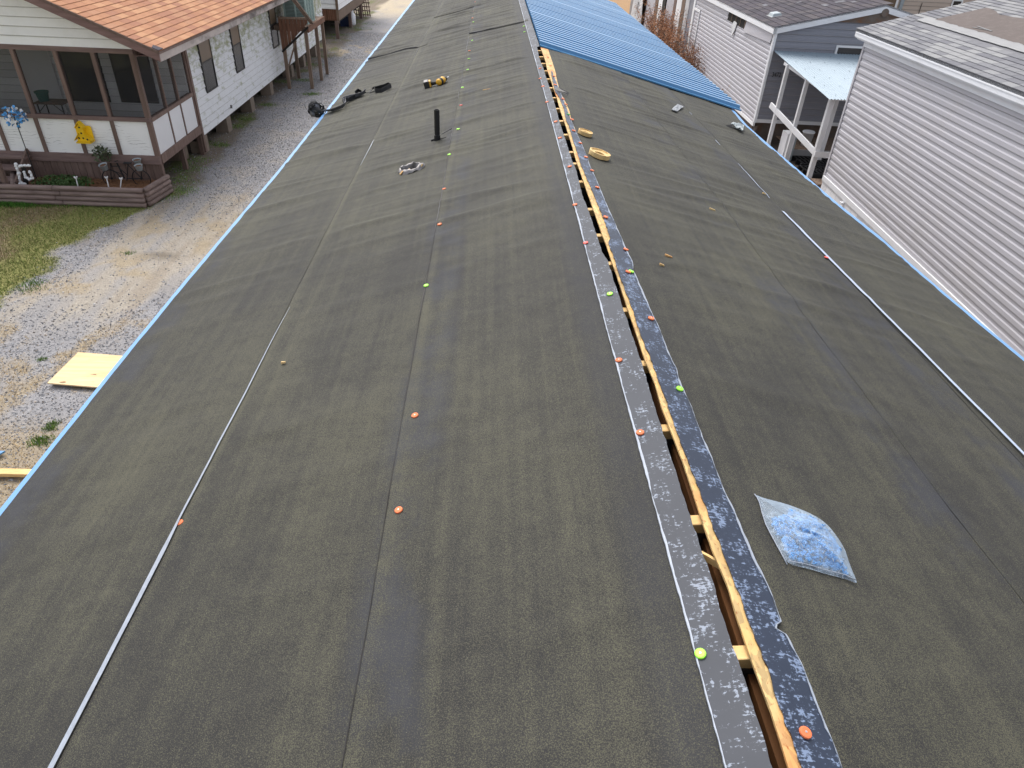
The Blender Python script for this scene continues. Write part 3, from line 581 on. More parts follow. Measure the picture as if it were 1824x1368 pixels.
def xat(P, y):
    o = np.argsort(P[:, 1], kind='stable'); return np.interp(y, P[o, 1], P[o, 0])
pGL, pOL, pOR, pTR, pTL = poly(onL, gapL, .0185), poly(onR, osbL, .012), poly(onR, osbR, .0195), poly(onR, tapR, .0195), poly(onL, tapL, .0185)
def strip(name, mat, xa, xb, ya, yb, lift, th, step=.012, tear=.0, side='R', nx=3, parent=None):
    """a band between two plan curves, lying on a slope, with real thickness"""
    ys = np.arange(ya, yb, step); A = xa(ys) + (fbm(ys * 40, ys * 0 + 2) - .5) * tear; B = xb(ys) + (fbm(ys * 30, ys * 0 + 9) - .5) * tear
    b = MB(); n = len(ys); T = np.linspace(0, 1, nx); rows = []
    for t in T:
        X = A * (1 - t) + B * t; w = wrinkle(X[None], ys[None], RL if side == 'L' else RRr, 3 if side == 'L' else 40)[0]
        rows.append(np.stack([X, ys, np.array([zroof(v) for v in X]) + lift + w * min(1, t if side == 'R' else 1 - t)], -1))
    top = np.concatenate(rows); bot = [rows[0] - [0, 0, th], rows[-1] - [0, 0, th]]
    fs = [(r * n + i, (r + 1) * n + i, (r + 1) * n + i + 1, r * n + i + 1) for r in range(nx - 1) for i in range(n - 1)]
    m0 = nx * n; fs += [(i, i + 1, m0 + i + 1, m0 + i) for i in range(n - 1)] + [((nx - 1) * n + i, m0 + n + i, m0 + n + i + 1, (nx - 1) * n + i + 1) for i in range(n - 1)]
    b.add(np.concatenate([top] + bot), fs); return b.build(name, mat, parent or home)
YS = 9.0
c_ = lambda v: (lambda y: np.full_like(y, v))
# exposed sheathing right of the slot, and the sheathing edge hidden under the left tape
strip('ridge_sheathing', M_osb, lambda y: xat(pOL, y) + .008, lambda y: xat(pOR, y) + .05, Y0, YS - .05, .012, .008, tear=.0008, side='R')
strip('ridge_sheathing', M_osb, c_(.54), lambda y: xat(pGL, y) - .006, Y0, YS, .008, .008, tear=.003, side='L')
strip('membrane_tape', M_tapeL, lambda y: xat(pTL, y), lambda y: np.where(y < YS, xat(pGL, y), .60), Y0, Y1, .0185, .004, tear=.006, side='L', nx=5)
strip('membrane_tape', M_tapeR, lambda y: xat(pOR, y), lambda y: xat(pTR, y), Y0, onR(985, 131)[1], .0195, .004, tear=.010, side='R', nx=5)
strip('tape_edge_film', M_film, lambda y: xat(pTL, y) - .001, lambda y: xat(pTL, y) + .001 + .010 * np.clip(fbm(y * 7, y * 0) - .25, 0, 1), Y0, Y1, .0205, .004, tear=.003, side='L', nx=2)
strip('tape_edge_film', M_film, lambda y: xat(pTR, y) + .001 - .016 * np.clip(fbm(y * 9, y * 0) - .35, 0, 1), lambda y: xat(pTR, y) + .0015, Y0, onR(985, 131)[1], .0215, .004, tear=.005, side='R', nx=2)
# rafters seen in the slot
ray_y = [.93 - .406 * 2, .93 - .406, .93, 1.352, 1.77, 2.163, 2.584, 3.05, 3.395, 3.77, 4.246, 4.61, 4.87, 5.31] + [5.31 + .40 * i for i in range(1, 10)]
for i, yy in enumerate(ray_y):
    xg = float(xat(pGL, yy)); o = MB().hexa([(xg - .05, yy - .019, ZR - .062), (.70, yy - .019, ZR - .062), (.70, yy + .019, ZR - .062), (xg - .05, yy + .019, ZR - .062), (xg - .05, yy - .019, ZR - .022), (.66, yy - .019, ZR - .013), (.66, yy + .019, ZR - .013), (xg - .05, yy + .019, ZR - .022)]).build('rafter', M_pine, home, bevel=.003)
    MB().box((xg - .03, yy - .022, ZR - .13), (.66, yy - .0195, ZR - .050)).build('truss_plate', M_plate, o)
    # long side boards of the trusses below the slot, catching a little light
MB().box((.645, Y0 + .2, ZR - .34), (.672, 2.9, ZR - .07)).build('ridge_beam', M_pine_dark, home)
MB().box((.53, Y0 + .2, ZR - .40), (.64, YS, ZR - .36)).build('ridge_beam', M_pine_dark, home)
# a loose splinter across the slot
a, c = onL(1243, 967), onR(1268, 992)
MB().hexa([(a[0] - .02, a[1] - .012, ZR - .03), (c[0] + .02, c[1] - .02, ZR - .028), (c[0] + .02, c[1] - .002, ZR - .028), (a[0] - .02, a[1] + .004, ZR - .03), (a[0] - .02, a[1] - .008, ZR - .012), (c[0] + .02, c[1] - .016, ZR - .008), (c[0] + .02, c[1] - .004, ZR - .009), (a[0] - .02, a[1] + .001, ZR - .012)]).build('wood_splinter', M_pine, label='orange pine splinter wedged across the ridge slot', cat='splinter')
# torn black flap near the far end of the slot
p = onR(1000, 170); MB().prism([(p[0] - .06, p[1] + .03, zroof(p[0] - .06) + .03), (p[0] + .05, p[1] - .07, zroof(p[0] + .05) + .026), (p[0] + .06, p[1] - .055, zroof(p[0]) + .035), (p[0] - .03, p[1] + .06, zroof(p[0]) + .055)], (0, 0, .004)).build('torn_flap', M_black, home)

# --- drip edges along both eaves, a bent line on the right
def drip(side):
    s = -1 if side == 'L' else 1; Y = np.arange(Y0, Y1 if side == 'L' else 9.3, .05); X, W = drip_at(side, Y); W = W + .02
    inn_ = np.stack([X - s * W, Y, [zroof(x) - .004 for x in X - s * W]], -1); out = np.stack([X, Y, [zroof(x) - .002 for x in X]], -1); dn = out - [-s * .002, 0, .06]; lip = dn + [s * .012, 0, -.012]
    n = len(Y); b = MB(); b.add(np.concatenate([inn_, out, dn, lip]), [(r * n + i, r * n + i + 1, (r + 1) * n + i + 1, (r + 1) * n + i) for r in range(3) for i in range(n - 1)])
    b.build('drip_edge', M_drip, home)
drip('L'); drip('R')
MB().box((EXL + .06, Y0, zroof(EXL) - .14), (EXL + .085, Y1, zroof(EXL) - .03)).build('fascia_board', M_white, home)
MB().box((EXR - .085, Y0, zroof(EXR) - .14), (EXR - .06, Y1, zroof(EXR) - .03)).build('fascia_board', M_white, home)

# --- blue ribbed steel panels on the far right slope, one object per panel
RIB = [(0, 0), (.065, .0), (.080, .036), (.125, .040), (.140, 0)]
yb0 = 8.98; pw = .95; k = 0
while yb0 + k * pw < Y1 - .05:
    ya = yb0 + k * pw; yb = min(ya + pw, Y1 + .05); xs_ = [.603, 1.3, 2.0, 2.7, 3.20]
    tz = [(i * .19 + a, h) for i in range(int(round((yb - ya) / .19))) for a, h in RIB] + [(yb - ya, 0)]; ts = [a for a, h in tz]; hz = [h for a, h in tz]
    n = len(ts); V = []
    for x in xs_:
        V += [(x, ya + t - .02 * (x - 2), zroof(x) + .030 + hh + .004 * ((k * 7) % 3)) for t, hh in tz]
    V2 = V + [(p[0], p[1], p[2] - .0025) for p in V[-n:]]; nv = len(V)
    fs = [(r * n + i, (r + 1) * n + i, (r + 1) * n + i + 1, r * n + i + 1) for r in range(len(xs_) - 1) for i in range(n - 1)] + [(nv - n + i, nv + i, nv + i + 1, nv - n + i + 1) for i in range(n - 1)]
    b = MB(); b.add(V2, fs)
    if k == 0: b.add([V[r * n] for r in range(len(xs_))] + [(V[r * n][0], V[r * n][1], V[r * n][2] - .016) for r in range(len(xs_))], [(i, i + 1, i + 6, i + 5) for i in range(4)])
    b.build('steel_roof_panel', M_blue, home); k += 1
MB().prism([(.70, 9.0, zroof(.7) - .0), (3.1, 9.0, zroof(3.1)), (3.1, 9.0, zroof(3.1) - .03), (.7, 9.0, zroof(.7) - .03)], (0, Y1 - 9.05, 0)).build('roof_deck', M_osb, home)
# screw heads on the blue panels
b = MB().lathe([(0, .008), (.006, .007), (.008, 0)], (0, 0, 0), n=6); scr = b.mesh('panel_screw', M_black)
for q in [(1014, 46), (1021, 66), (1035, 86), (1073, 100), (1095, 91), (1112, 111), (1079, 71), (1003, 30), (990, 19), (1120, 70), (1140, 51)]:
    p = onR(*q); link('panel_screw', scr, home, Matrix.Translation((p[0], p[1], zroof(p[0]) + .05)))

# --- cap nails
capb = MB().lathe([(0, .0022), (.010, .0022), (.0128, .0014), (.0135, -.001), (.0135, -.003)], (0, 0, 0), n=20); capb.lathe([(0, .0034), (.0024, .0033), (.0028, .002)], (0, 0, 0), n=8, mi=1)
CAPM = {c: capb.mesh('cap_nail', [m, M_nail]) for c, m in dict(o=M_orange, r=M_red, g=M_green, d=M_dkgreen).items()}
def caps(side, lst, lift):
    fn, N = (onL, NL) if side == 'L' else (onR, NR)
    for px, py, c in lst:
        p = fn(px, py, lift); w = float(wrinkle(np.array([[p[0]]]), np.array([[p[1]]]), RL if side == 'L' else RRr, 3 if side == 'L' else 40)[0, 0])
        tilt = Vector((rnd.uniform(-.06, .06), rnd.uniform(-.06, .06), 0)); q = (N + tilt).to_track_quat('Z', 'Y')
        link('cap_nail', CAPM[c], home, Matrix.Translation((p[0], p[1], zroof(p[0]) + lift + w + .003)) @ q.to_matrix().to_4x4() @ Matrix.Scale(1 + .12 * (py < 250), 4))
caps('L', [(962, 122, 'o'), (962, 140, 'o'), (967, 154, 'o'), (974, 182, 'o'), (989.6, 217, 'o'), (997, 246, 'o'), (1014.5, 297, 'o'), (1024, 365, 'o'), (1043, 433, 'r'), (1086, 524, 'g'), (1102, 642, 'o'), (1140, 771, 'o'), (1247, 1165, 'g')], .0205)
caps('L', [(846, 5, 'o'), (844, 21, 'o'), (841.5, 33, 'o'), (843, 41, 'g'), (839, 61, 'o'), (841, 74, 'g'), (836, 91, 'o'), (835, 106, 'g'), (833, 127, 'g'), (823.6, 156, 'g'), (821, 188, 'r'), (816, 230, 'g'), (800, 276, 'g'), (791, 338, 'o'), (783, 403, 'o'), (759, 509, 'g'), (739, 743, 'o'), (710, 910, 'o'), (933, 47, 'g'), (934, 57, 'g'), (938, 39, 'o')], .012)
caps('L', [(320, 932, 'o')], .004)
caps('R', [(976, 102, 'o'), (981, 117, 'o'), (987, 136, 'o'), (989, 151, 'o'), (994.5, 160, 'r'), (1003, 176.5, 'o'), (1008, 186, 'o'), (1013, 204, 'd'), (1019, 213, 'o'), (1022, 233, 'o'), (1034, 255, 'o'), (1044, 280, 'o'), (1055, 304, 'o'), (1064, 334, 'o'), (1079, 387, 'o'), (1115, 444.6, 'o'), (1119, 484.5, 'o'), (1124.5, 484, 'g'), (1160, 567.5, 'o'), (1211, 693, 'g'), (1434.5, 1305.6, 'o')], .022)
caps('R', [(1472, 459, 'r')], .012)

# --- plumbing vent pipe with coupling, leaning stub on the felt
p = PIPE; pz = zroof(p[0]); b = MB(); b.lathe([(.0185, .30), (.0225, .30), (.0225, .10), (.0265, .098), (.0265, .045), (.0235, .043), (.0235, -.12)], (p[0], p[1], pz - .045), n=22); b.lathe([(.0185, .30), (.0185, .1)], (p[0], p[1], pz - .045), n=22)
b.build('vent_pipe', M_black, home, smooth=False)
MB().prism([(p[0] + .01, p[1] - .01, pz + .018), (p[0] + .075, p[1] + .02, pz + .03), (p[0] + .06, p[1] + .035, pz + .022), (p[0] + .01, p[1] + .03, pz + .018)], (0, 0, .004)).build('felt_flap', M_feltL, home)
MB().tube([(p[0] + .03, p[1] + .12, pz + .03), (p[0] + .11, p[1] + .21, pz + .055)], .004, 6).build('felt_slit', M_black, home)
MB().tube([(p[0] - .05, p[1] - .0, pz + .006), (p[0] - .02, p[1] - .01, pz + .02)], .008, 6).build('pipe_scrap', M_black, home)

# --- cut vent hole with crumpled metal collar
p = Vector(HOLE); pz = zroof(p.x); b = MB(); nn = 28; rr = random.Random(4)
prof = [(.100, .010), (.090, .024), (.080, .036), (.073, .028), (.070, -.14)]; V = []; fs = []
for i, (r, hgt) in enumerate(prof):
    for k in range(nn):
        t = 2 * math.pi * k / nn; r2 = r * (1 + .10 * math.sin(3 * t + 1) * (i < 3) + .05 * math.sin(8 * t + i)); h2 = hgt + (.007 * math.sin(4 * t + i * 1.3) + .004 * math.sin(11 * t)) * (i < 4)
        V.append((p.x + r2 * math.cos(t), p.y + r2 * math.sin(t), zroof(p.x + r2 * math.cos(t)) + h2))
for i in range(len(prof) - 1):
    for k in range(nn): fs.append((i * nn + k, i * nn + (k + 1) % nn, (i + 1) * nn + (k + 1) % nn, (i + 1) * nn + k))
col = b.add(V, fs).build('vent_collar', M_galv, home, smooth=True)
for q in ((716, 313), (728, 309), (751, 301)):
    c = onL(*q); MB().beam((c[0] - .012, c[1] - .012, zroof(c[0]) + .012), (c[0] + .008, c[1] + .008, zroof(c[0]) + .034), .012, .008).build('wood_block', M_osb, home)

# ================================================================== HOUSE HELPERS
def mkframe(O, a, nrm):
    O, a, nrm = Vector(O), Vector(a).normalized(), Vector(nrm).normalized()
    return lambda s, z, o=0.: O + a * s + nrm * o + Vector((0, 0, z))
def planks(root, P, z0, z1, course, rng_fn, mat, prof='lap', name='siding_plank', parent=None, grime=None):  # grime: material of the grey lower lip of each course
    """horizontal siding, each course one object; rng_fn(z) gives the two ends"""
    z = z0
    while z < z1 - .01:
        zt = min(z + course, z1)
        (a0, b0), (a1, b1) = rng_fn(z), rng_fn(zt)
        if b0 - a0 > .03:
            if b1 <= a1: a1 = b1 = (a1 + b1) / 2
            h = zt - z
            pts = [(0, -.004), (.004, .024), (.05, .024), (.93, .004), (1.0, -.004)] if prof == 'lap' else [(0, -.004), (.004, .019), (.05, .019), (.48, .018), (.62, .008), (.93, .007), (1., -.004)]
            V = []; m = len(pts)
            for f, o in pts: V += [P(a0 + (a1 - a0) * f, z + f * h, o), P(b0 + (b1 - b0) * f, z + f * h, o)]
            b = MB(); b.add(V, [(2 * i, 2 * i + 1, 2 * i + 3, 2 * i + 2) for i in range(m - 1)]); b.m = [1, 1] + [0] * (m - 3); b.build(name, [mat, grime or M_grime], parent or root)  # M_grime: grey tone of the lower lip
        z = zt
def pbox(P, s0, s1, z0, z1, o0, o1, b=None, mi=0):
    b = b or MB(); return b.hexa([P(s0, z0, o0), P(s1, z0, o0), P(s1, z0, o1), P(s0, z0, o1), P(s0, z1, o0), P(s1, z1, o0), P(s1, z1, o1), P(s0, z1, o1)], mi)
def window(root, P, s0, s1, z0, z1, fr=.035, frm=None, glass=None, upper=None, sash=True, o=.032):
    w = MB()
    for (a, b_, c, d) in ((s0 - fr, s1 + fr, z0 - fr, z0), (s0 - fr, s1 + fr, z1, z1 + fr), (s0 - fr, s0, z0, z1), (s1, s1 + fr, z0, z1)): pbox(P, a, b_, c, d, -.02, o + .02, w)
    if sash: pbox(P, s0, s1, (z0 + z1) / 2 - .02, (z0 + z1) / 2 + .02, -.02, o + .012, w)
    w = w.build('window', frm or M_whitetrim, root)
    zm = (z0 + z1) / 2 if sash else z1
    pbox(P, s0, s1, z0, zm - (.02 if sash else 0), -.01, o + .002).build('pane', glass or M_glassdark, w)
    if sash: pbox(P, s0, s1, zm + .02, z1, -.01, o + .006).build('pane', upper or glass or M_glassdark, w)
    return w
def shingle_roof(root, P0, along, up, L, Wd, mats, expo=.14, tw=.31, seed=1, key=None, limit=300, skip=None, pname='shingle'):
    """tabs laid in courses: origin at the eave corner, 'along' the eave, 'up' the slope; the largest 300 are objects"""
    r = random.Random(seed); P0, along, up = Vector(P0), Vector(along).normalized(), Vector(up).normalized(); nrm = along.cross(up)
    if nrm.z < 0: nrm = -nrm
    tabs = []; c = 0
    while c * expo < Wd:
        s = -(c % 3) * tw / 3 - r.random() * .03
        while s < L:
            a, b_ = max(s, 0), min(s + tw, L)
            if b_ - a > .04 and not (skip and skip((a + b_) / 2, (c + .5) * expo)): tabs.append((a, b_, c * expo, r.randrange(len(mats)), r.random()))
            s += tw
        c += 1
    size = lambda t: -((P0 + along * t[0] + up * t[2]) - Vector(CAM)).length
    tabs.sort(key=lambda t: -size(t)); vis = [t for t in tabs if key is None or key(P0 + along * ((t[0] + t[1]) / 2) + up * t[2])]; oth = [t for t in tabs if not (key is None or key(P0 + along * ((t[0] + t[1]) / 2) + up * t[2]))]
    def geo(b, w, q, x0=0., mi=0):
        g = .004; v = lambda x, y, z: (x, y, z)
        b.hexa([v(x0 + g, -.012, 0), v(x0 + w - g, -.012, 0), v(x0 + w - g, expo * 1.02, -.008), v(x0 + g, expo * 1.02, -.008), v(x0 + g, -.012, .009 + q), v(x0 + w - g, -.012, .009 + q), v(x0 + w - g, expo * 1.02, .0), v(x0 + g, expo * 1.02, .0)], mi)
    B = Matrix((along, up, nrm)).transposed().to_4x4(); cache = {}
    for t in vis[:limit]:
        key_ = (round(t[1] - t[0], 2), t[3])
        if key_ not in cache: b = MB(); geo(b, t[1] - t[0], .002); cache[key_] = b.mesh(pname, mats[t[3]])
        link(pname, cache[key_], root, Matrix.Translation(P0 + along * t[0] + up * t[2]) @ B)
    rest = vis[limit:] + oth
    if rest:
        b = MB()
        for t in rest:
            n0 = len(b.v); geo(b, t[1] - t[0], .002, 0, t[3])
            for i in range(n0, len(b.v)): b.v[i] = tuple(P0 + along * (t[0] + b.v[i][0]) + up * (t[2] + b.v[i][1]) + nrm * b.v[i][2])
        b.build(pname, mats, root, kind='stuff')
def inframe(p, m=40):
    c = CAMR.T @ (np.array(p) - CAM)
    if c[2] < .1: return False
    u, v = 912 + F_PX * c[0] / c[2], 684 + F_PX * c[1] / c[2]; return -m < u < 1824 + m and -m < v < 1368 + m

# ================================================================== LEFT HOUSE WITH SCREENED PORCH
HX, HY, HYe = -7.02, 14.8, 32.3
house = thing('porch_house', 'white sided house on piers with rust shingle roof and brown screened porch', 'house', (HX - 3, 20, 0))
RS = .43; EX, EZ, RY = -6.26, 2.84, 14.3     # eave corner and pitch
RIDX = -10.4
def zrl(x): return EZ + RS * (EX - x) if x > RIDX else EZ + RS * (EX - 2 * RIDX + x)
# roof
up = Vector((-1, 0, RS)).normalized(); Wd = (EX - RIDX) * math.hypot(1, RS)
roof = MB().hexa([(EX, RY, EZ - .06), (RIDX, RY, zrl(RIDX) - .06), (RIDX, HYe + .3, zrl(RIDX) - .06), (EX, HYe + .3, EZ - .06), (EX, RY, EZ - .012), (RIDX, RY, zrl(RIDX) - .012), (RIDX, HYe + .3, zrl(RIDX) - .012), (EX, HYe + .3, EZ - .012)])
x2 = 2 * RIDX - EX
roof.hexa([(RIDX, RY, zrl(RIDX) - .06), (x2, RY, EZ - .06), (x2, HYe + .3, EZ - .06), (RIDX, HYe + .3, zrl(RIDX) - .06), (RIDX, RY, zrl(RIDX) - .002), (x2, RY, EZ - .002), (x2, HYe + .3, EZ - .002), (RIDX, HYe + .3, zrl(RIDX) - .002)])
roof.build('roof', M_shL[0], house)
shingle_roof(house, (EX, RY, EZ - .008), (0, 1, 0), up, HYe - RY, Wd, M_shL, .145, .33, 3, inframe)
MB().hexa([(EX + .015, RY - .012, EZ - .002), (EX - .10, RY - .012, zrl(EX - .1) - .002), (EX - .14, RY + .16, zrl(EX - .14) - .002), (EX + .015, RY + .20, EZ - .002), (EX + .015, RY - .012, EZ + .012), (EX - .10, RY - .012, zrl(EX - .1) + .012), (EX - .14, RY + .16, zrl(EX - .14) + .012), (EX + .015, RY + .20, EZ + .012)]).build('corner_patch', M_shF[0], house)
# fascia and rake boards
MB().box((EX - .03, RY, EZ - .20), (EX - .004, HYe, EZ - .062)).build('fascia', M_fascia, house)
MB().box((EX - .035, RY - .01, EZ - .064), (EX + .015, HYe, EZ - .022)).build('drip_edge', M_brown, house)
def rake(x0, x1, y0, y1, d0, d1, mat, nm):
    MB().hexa([(x0, y0, zrl(x0) - d1), (x0, y1, zrl(x0) - d1), (x1, y1, zrl(x1) - d1), (x1, y0, zrl(x1) - d1), (x0, y0, zrl(x0) - d0), (x0, y1, zrl(x0) - d0), (x1, y1, zrl(x1) - d0), (x1, y0, zrl(x1) - d0)]).build(nm, mat, house)
rake(EX, RIDX, RY - .02, RY + .02, .014, .19, M_rake, 'rake_board'); rake(EX + .01, RIDX, RY - .035, RY - .021, .0, .055, M_brown, 'rake_drip_edge')
rake(EX - .02, RIDX, RY + .02, HY - .03, .15, .17, M_rake, 'soffit'); rake(RIDX, x2, RY - .02, RY + .02, .014, .19, M_rake, 'rake_board')
MB().box((EX - .03, HY + .06, EZ - .215), (HX + .07, HYe, EZ - .201)).build('soffit', M_rake, house)
# gable siding over the porch
ZP = 2.70
Pg = mkframe((0, HY, 0), (1, 0, 0), (0, -1, 0))
planks(house, Pg, ZP + .05, 4.5, .165, lambda z: (2 * RIDX - (EX - (z - EZ + .19) / RS) if z > EZ - .19 else x2 + .5, min(EX - (z - EZ + .19) / RS, HX + .06)), M_gablewhite, name='gable_plank')
# long side wall: corner post, courses, windows
Ps = mkframe((HX, 0, 0), (0, 1, 0), (1, 0, 0)); YW = 17.25; ZB = .39
MB().box((HX - .12, YW, ZB), (HX - .004, HYe, EZ - .2)).build('wall_core', M_dark, house)
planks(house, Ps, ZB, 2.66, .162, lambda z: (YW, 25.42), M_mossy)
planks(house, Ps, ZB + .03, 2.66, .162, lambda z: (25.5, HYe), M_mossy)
pbox(Ps, 25.40, 25.54, ZB + .02, 2.66, 0, .03).build('corner_trim', M_mossy, house)
for a, c in ((18.18, 18.93), (20.6, 21.28), (24.47, 25.15)): window(house, Ps, a, c, 1.24, 2.55, .02, M_plate, M_glassdark, M_curtain)
pbox(Ps, 19.62, 19.66, .52, .60, .018, .06).build('hose_tap', M_galv, house)
# piers
for i, yy in enumerate((17.3, 19.15, 21.35, 23.5, 26.3, 28.2, 30.3)):
    MB().box((HX - .32, yy, -.02), (HX + .02, yy + .34, ZB - .02)).build('pier', M_pier, house, bevel=.012)
MB().box((HX - 6, YW + .02, ZB - .10), (HX - .14, HYe, ZB - .004)).build('floor_frame', M_dark, house)
MB().box((HX - 1.6, YW + .1, -.02), (HX - 1.5, HYe, ZB - .1)).build('crawl_space_wall', M_dark, house)
MB().box((HX - 6.5, HYe - .1, ZB), (HX - .14, HYe, 2.66)).build('back_wall', M_mossy, house)

# porch
FZ, RZ = .66, 1.43                          # porch floor and rail heights
PXL = -11.5
posts_x = [HX + .06 - .0, -7.73, -8.45, -9.26, -10.05, -10.85]
MB().box((PXL, HY + .05, FZ - .12), (HX, YW, FZ)).build('porch_floor', M_greywood, house)
MB().box((PXL, HY - .03, FZ - .15), (HX + .05, HY + .05, FZ + .03)).build('sill_beam', M_brownh, house)
MB().box((PXL, HY - .035, RZ - .045), (HX + .05, HY + .055, RZ + .035)).build('rail', M_brownh, house)
MB().box((PXL, HY - .03, ZP - .03), (HX + .05, HY + .05, ZP + .06)).build('top_beam', M_brownh, house)
w0 = .075
for i, px_ in enumerate(posts_x):
    w = .10 if i == 0 else w0
    MB().box((px_ - w, HY - .02, RZ + .035), (px_, HY + .06, ZP - .03)).build('porch_post', M_brown, house)
    MB().box((px_ - w, HY - .02, FZ + .03), (px_, HY + .06, RZ - .045)).build('porch_post', M_brown, house)
    if i + 1 < len(posts_x):
        MB().box((posts_x[i + 1], HY + .01, FZ + .03), (px_ - w, HY + .03, RZ - .045)).build('white_panel', M_panel, house)
        MB().box((posts_x[i + 1], HY + .018, RZ + .035), (px_ - w, HY + .021, ZP - .03)).build('insect_screen', M_screen, house)
# right side of the porch
SX = HX + .05
MB().box((SX - .08, HY + .06, FZ - .15), (SX + .02, YW - .02, FZ + .03)).build('sill_beam', M_brown, house)
MB().box((SX - .085, HY + .06, RZ - .06), (SX + .012, YW - .02, RZ + .02)).build('rail', M_brown, house)
MB().box((SX - .08, HY + .06, ZP - .10), (SX, YW - .02, ZP + .02)).build('top_beam', M_brown, house)
sy_ = [HY + .10, 15.72, 16.42, YW - .06]
for i, yy in enumerate(sy_):
    if i: MB().box((SX - .07, yy - .02, FZ + .03), (SX + .002, yy + .035, ZP - .1)).build('porch_post', M_brown, house)
    if i < 3:
        MB().box((SX - .03, sy_[i] + (.0 if i == 0 else .035), FZ + .03), (SX - .012, sy_[i + 1] - .02, RZ - .06)).build('white_panel', M_wpl, house)
        MB().box((SX - .024, sy_[i] + (.0 if i == 0 else .035), RZ + .02), (SX - .021, sy_[i + 1] - .02, ZP - .1)).build('insect_screen', M_screen, house)
MB().box((SX - .06, YW - .02, .05), (SX + .03, YW + .08, 2.6)).build('corner_post', M_brown, house)
for yy in (HY + .02, HY + 1.25, YW - .05): MB().box((SX - .12, yy, -.02), (SX - .02, yy + .10, FZ - .15)).build('porch_leg', M_brown, house)
MB().box((SX - 1.6, YW - .6, -.02), (SX - .3, YW - .3, FZ - .16)).build('block_pier', M_pier, house)
# skirt boards under the porch front, dog-eared, one object each
sb = MB().prism([(0, 0, 0), (.134, 0, 0), (.134, 0, .555), (.112, 0, .585), (.022, 0, .585), (0, 0, .555)], (0, .018, 0)).mesh('skirt_board', M_brown)
x = HX - .02
while x > -10.6:
    x -= .142; link('skirt_board', sb, house, Matrix.Translation((x, HY + .005 + rnd.uniform(-.004, .004), -.06 + rnd.uniform(-.012, .012))) @ Matrix.Rotation(rnd.uniform(-.006, .006), 4, 'Y'))
MB().box((PXL, HY + .04, -.02), (HX - .15, HY + .05, FZ - .16)).build('skirt_backing', M_dark, house)
p0, p1 = ony(147, 281, HY), ony(212, 289, HY); MB().box((p0[0], HY - .004, p0[2] - .05), (p1[0], HY + .003, p0[2] + .015)).build('blue_paint_band', M_ltblue, house)
# porch back wall with windows and door
Pb = mkframe((0, YW - .1, 0), (1, 0, 0), (0, -1, 0))
MB().box((PXL, YW - .09, FZ), (HX, YW, 2.9)).build('back_wall_core', M_white, house)
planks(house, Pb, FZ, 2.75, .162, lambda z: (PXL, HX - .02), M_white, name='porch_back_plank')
for (a, c) in (((592, 805), (840, 420)), ((985, 815), (1130, 430))):
    q0 = ony(a[0] / 4.56, a[1] / 4.56, YW - .1); q1 = ony(c[0] / 4.56, c[1] / 4.56, YW - .1); window(house, Pb, q0[0] + .05, q0[0] + .85, q0[2], q0[2] + 1.3, .03, M_dark, M_glassdark, M_glassdark, o=.03)
MB().box((-10.75, YW - .16, FZ), (-9.95, YW - .125, FZ + 1.95)).build('porch_door', M_wpl, house)
MB().box((PXL, HY + .06, ZP + .05), (HX - .02, YW - .1, ZP + .07)).build('porch_ceiling', M_white, house)
MB().box((PXL - .05, HY, -.02), (PXL, HYe, ZP)).build('far_side_wall', M_white, house)
# things on the porch, seen through the screen
def table_on(px, py, w, d, h, label):
    c = ony(px, py, 16.2); c = (c[0], 16.2, FZ); t = thing('porch_table', label, 'table', c)
    MB().box((c[0] - w / 2, c[1] - d / 2, FZ + h - .03), (c[0] + w / 2, c[1] + d / 2, FZ + h)).build('table_top', M_greywood, t)
    for sx_ in (-1, 1):
        for sy2 in (-1, 1): MB().tube([(c[0] + sx_ * (w / 2 - .05), c[1] + sy2 * (d / 2 - .05), FZ), (c[0] + sx_ * (w / 2 - .05), c[1] + sy2 * (d / 2 - .05), FZ + h - .03)], .014, 6).build('leg', M_black, t)
        MB().tube([(c[0] + sx_ * (w / 2 - .05), c[1] - d / 2 + .05, FZ + h - .2), (c[0] + sx_ * (w / 2 - .22), c[1] - d / 2 + .05, FZ + h - .04)], .008, 6).build('brace', M_black, t)
    return c
tcn = table_on(92, 175, .62, .42, .72, 'dark wooden table with iron legs behind the porch screen')
b = MB().lathe([(0, 0), (.10, 0), (.13, .17), (.145, .17), (.145, .2), (.12, .2), (.11, .16), (0, .16)], (tcn[0] - .18, tcn[1], FZ + .72), n=18); b.build('plant_pot', M_teal, label='teal green plant pot on the porch table', cat='pot')
c2 = (tcn[0] + .02, 15.75, FZ); t = thing('low_stool', 'low brown stool in front of the porch table', 'stool', c2)
MB().box((c2[0] - .24, c2[1] - .13, FZ + .33), (c2[0] + .24, c2[1] + .13, FZ + .36)).build('seat', M_redbrown, t)
for sx_ in (-1, 1):
    for s2 in (-1, 1): MB().beam((c2[0] + sx_ * .2, c2[1] + s2 * .1, FZ), (c2[0] + sx_ * .16, c2[1] + s2 * .08, FZ + .33), .03, .03).build('leg', M_redbrown, t)
q = onx(276, 190, HX - .35); t = MB(); t.lathe([(0, 0), (.17, 0), (.2, .34), (.22, .34), (.22, .36), (.19, .36), (.16, .03), (0, .03)], (HX - .35, 15.35, FZ), n=20); t.build('storage_tub', M_ltblue, label='light blue tub in the right corner of the screened porch', cat='tub')

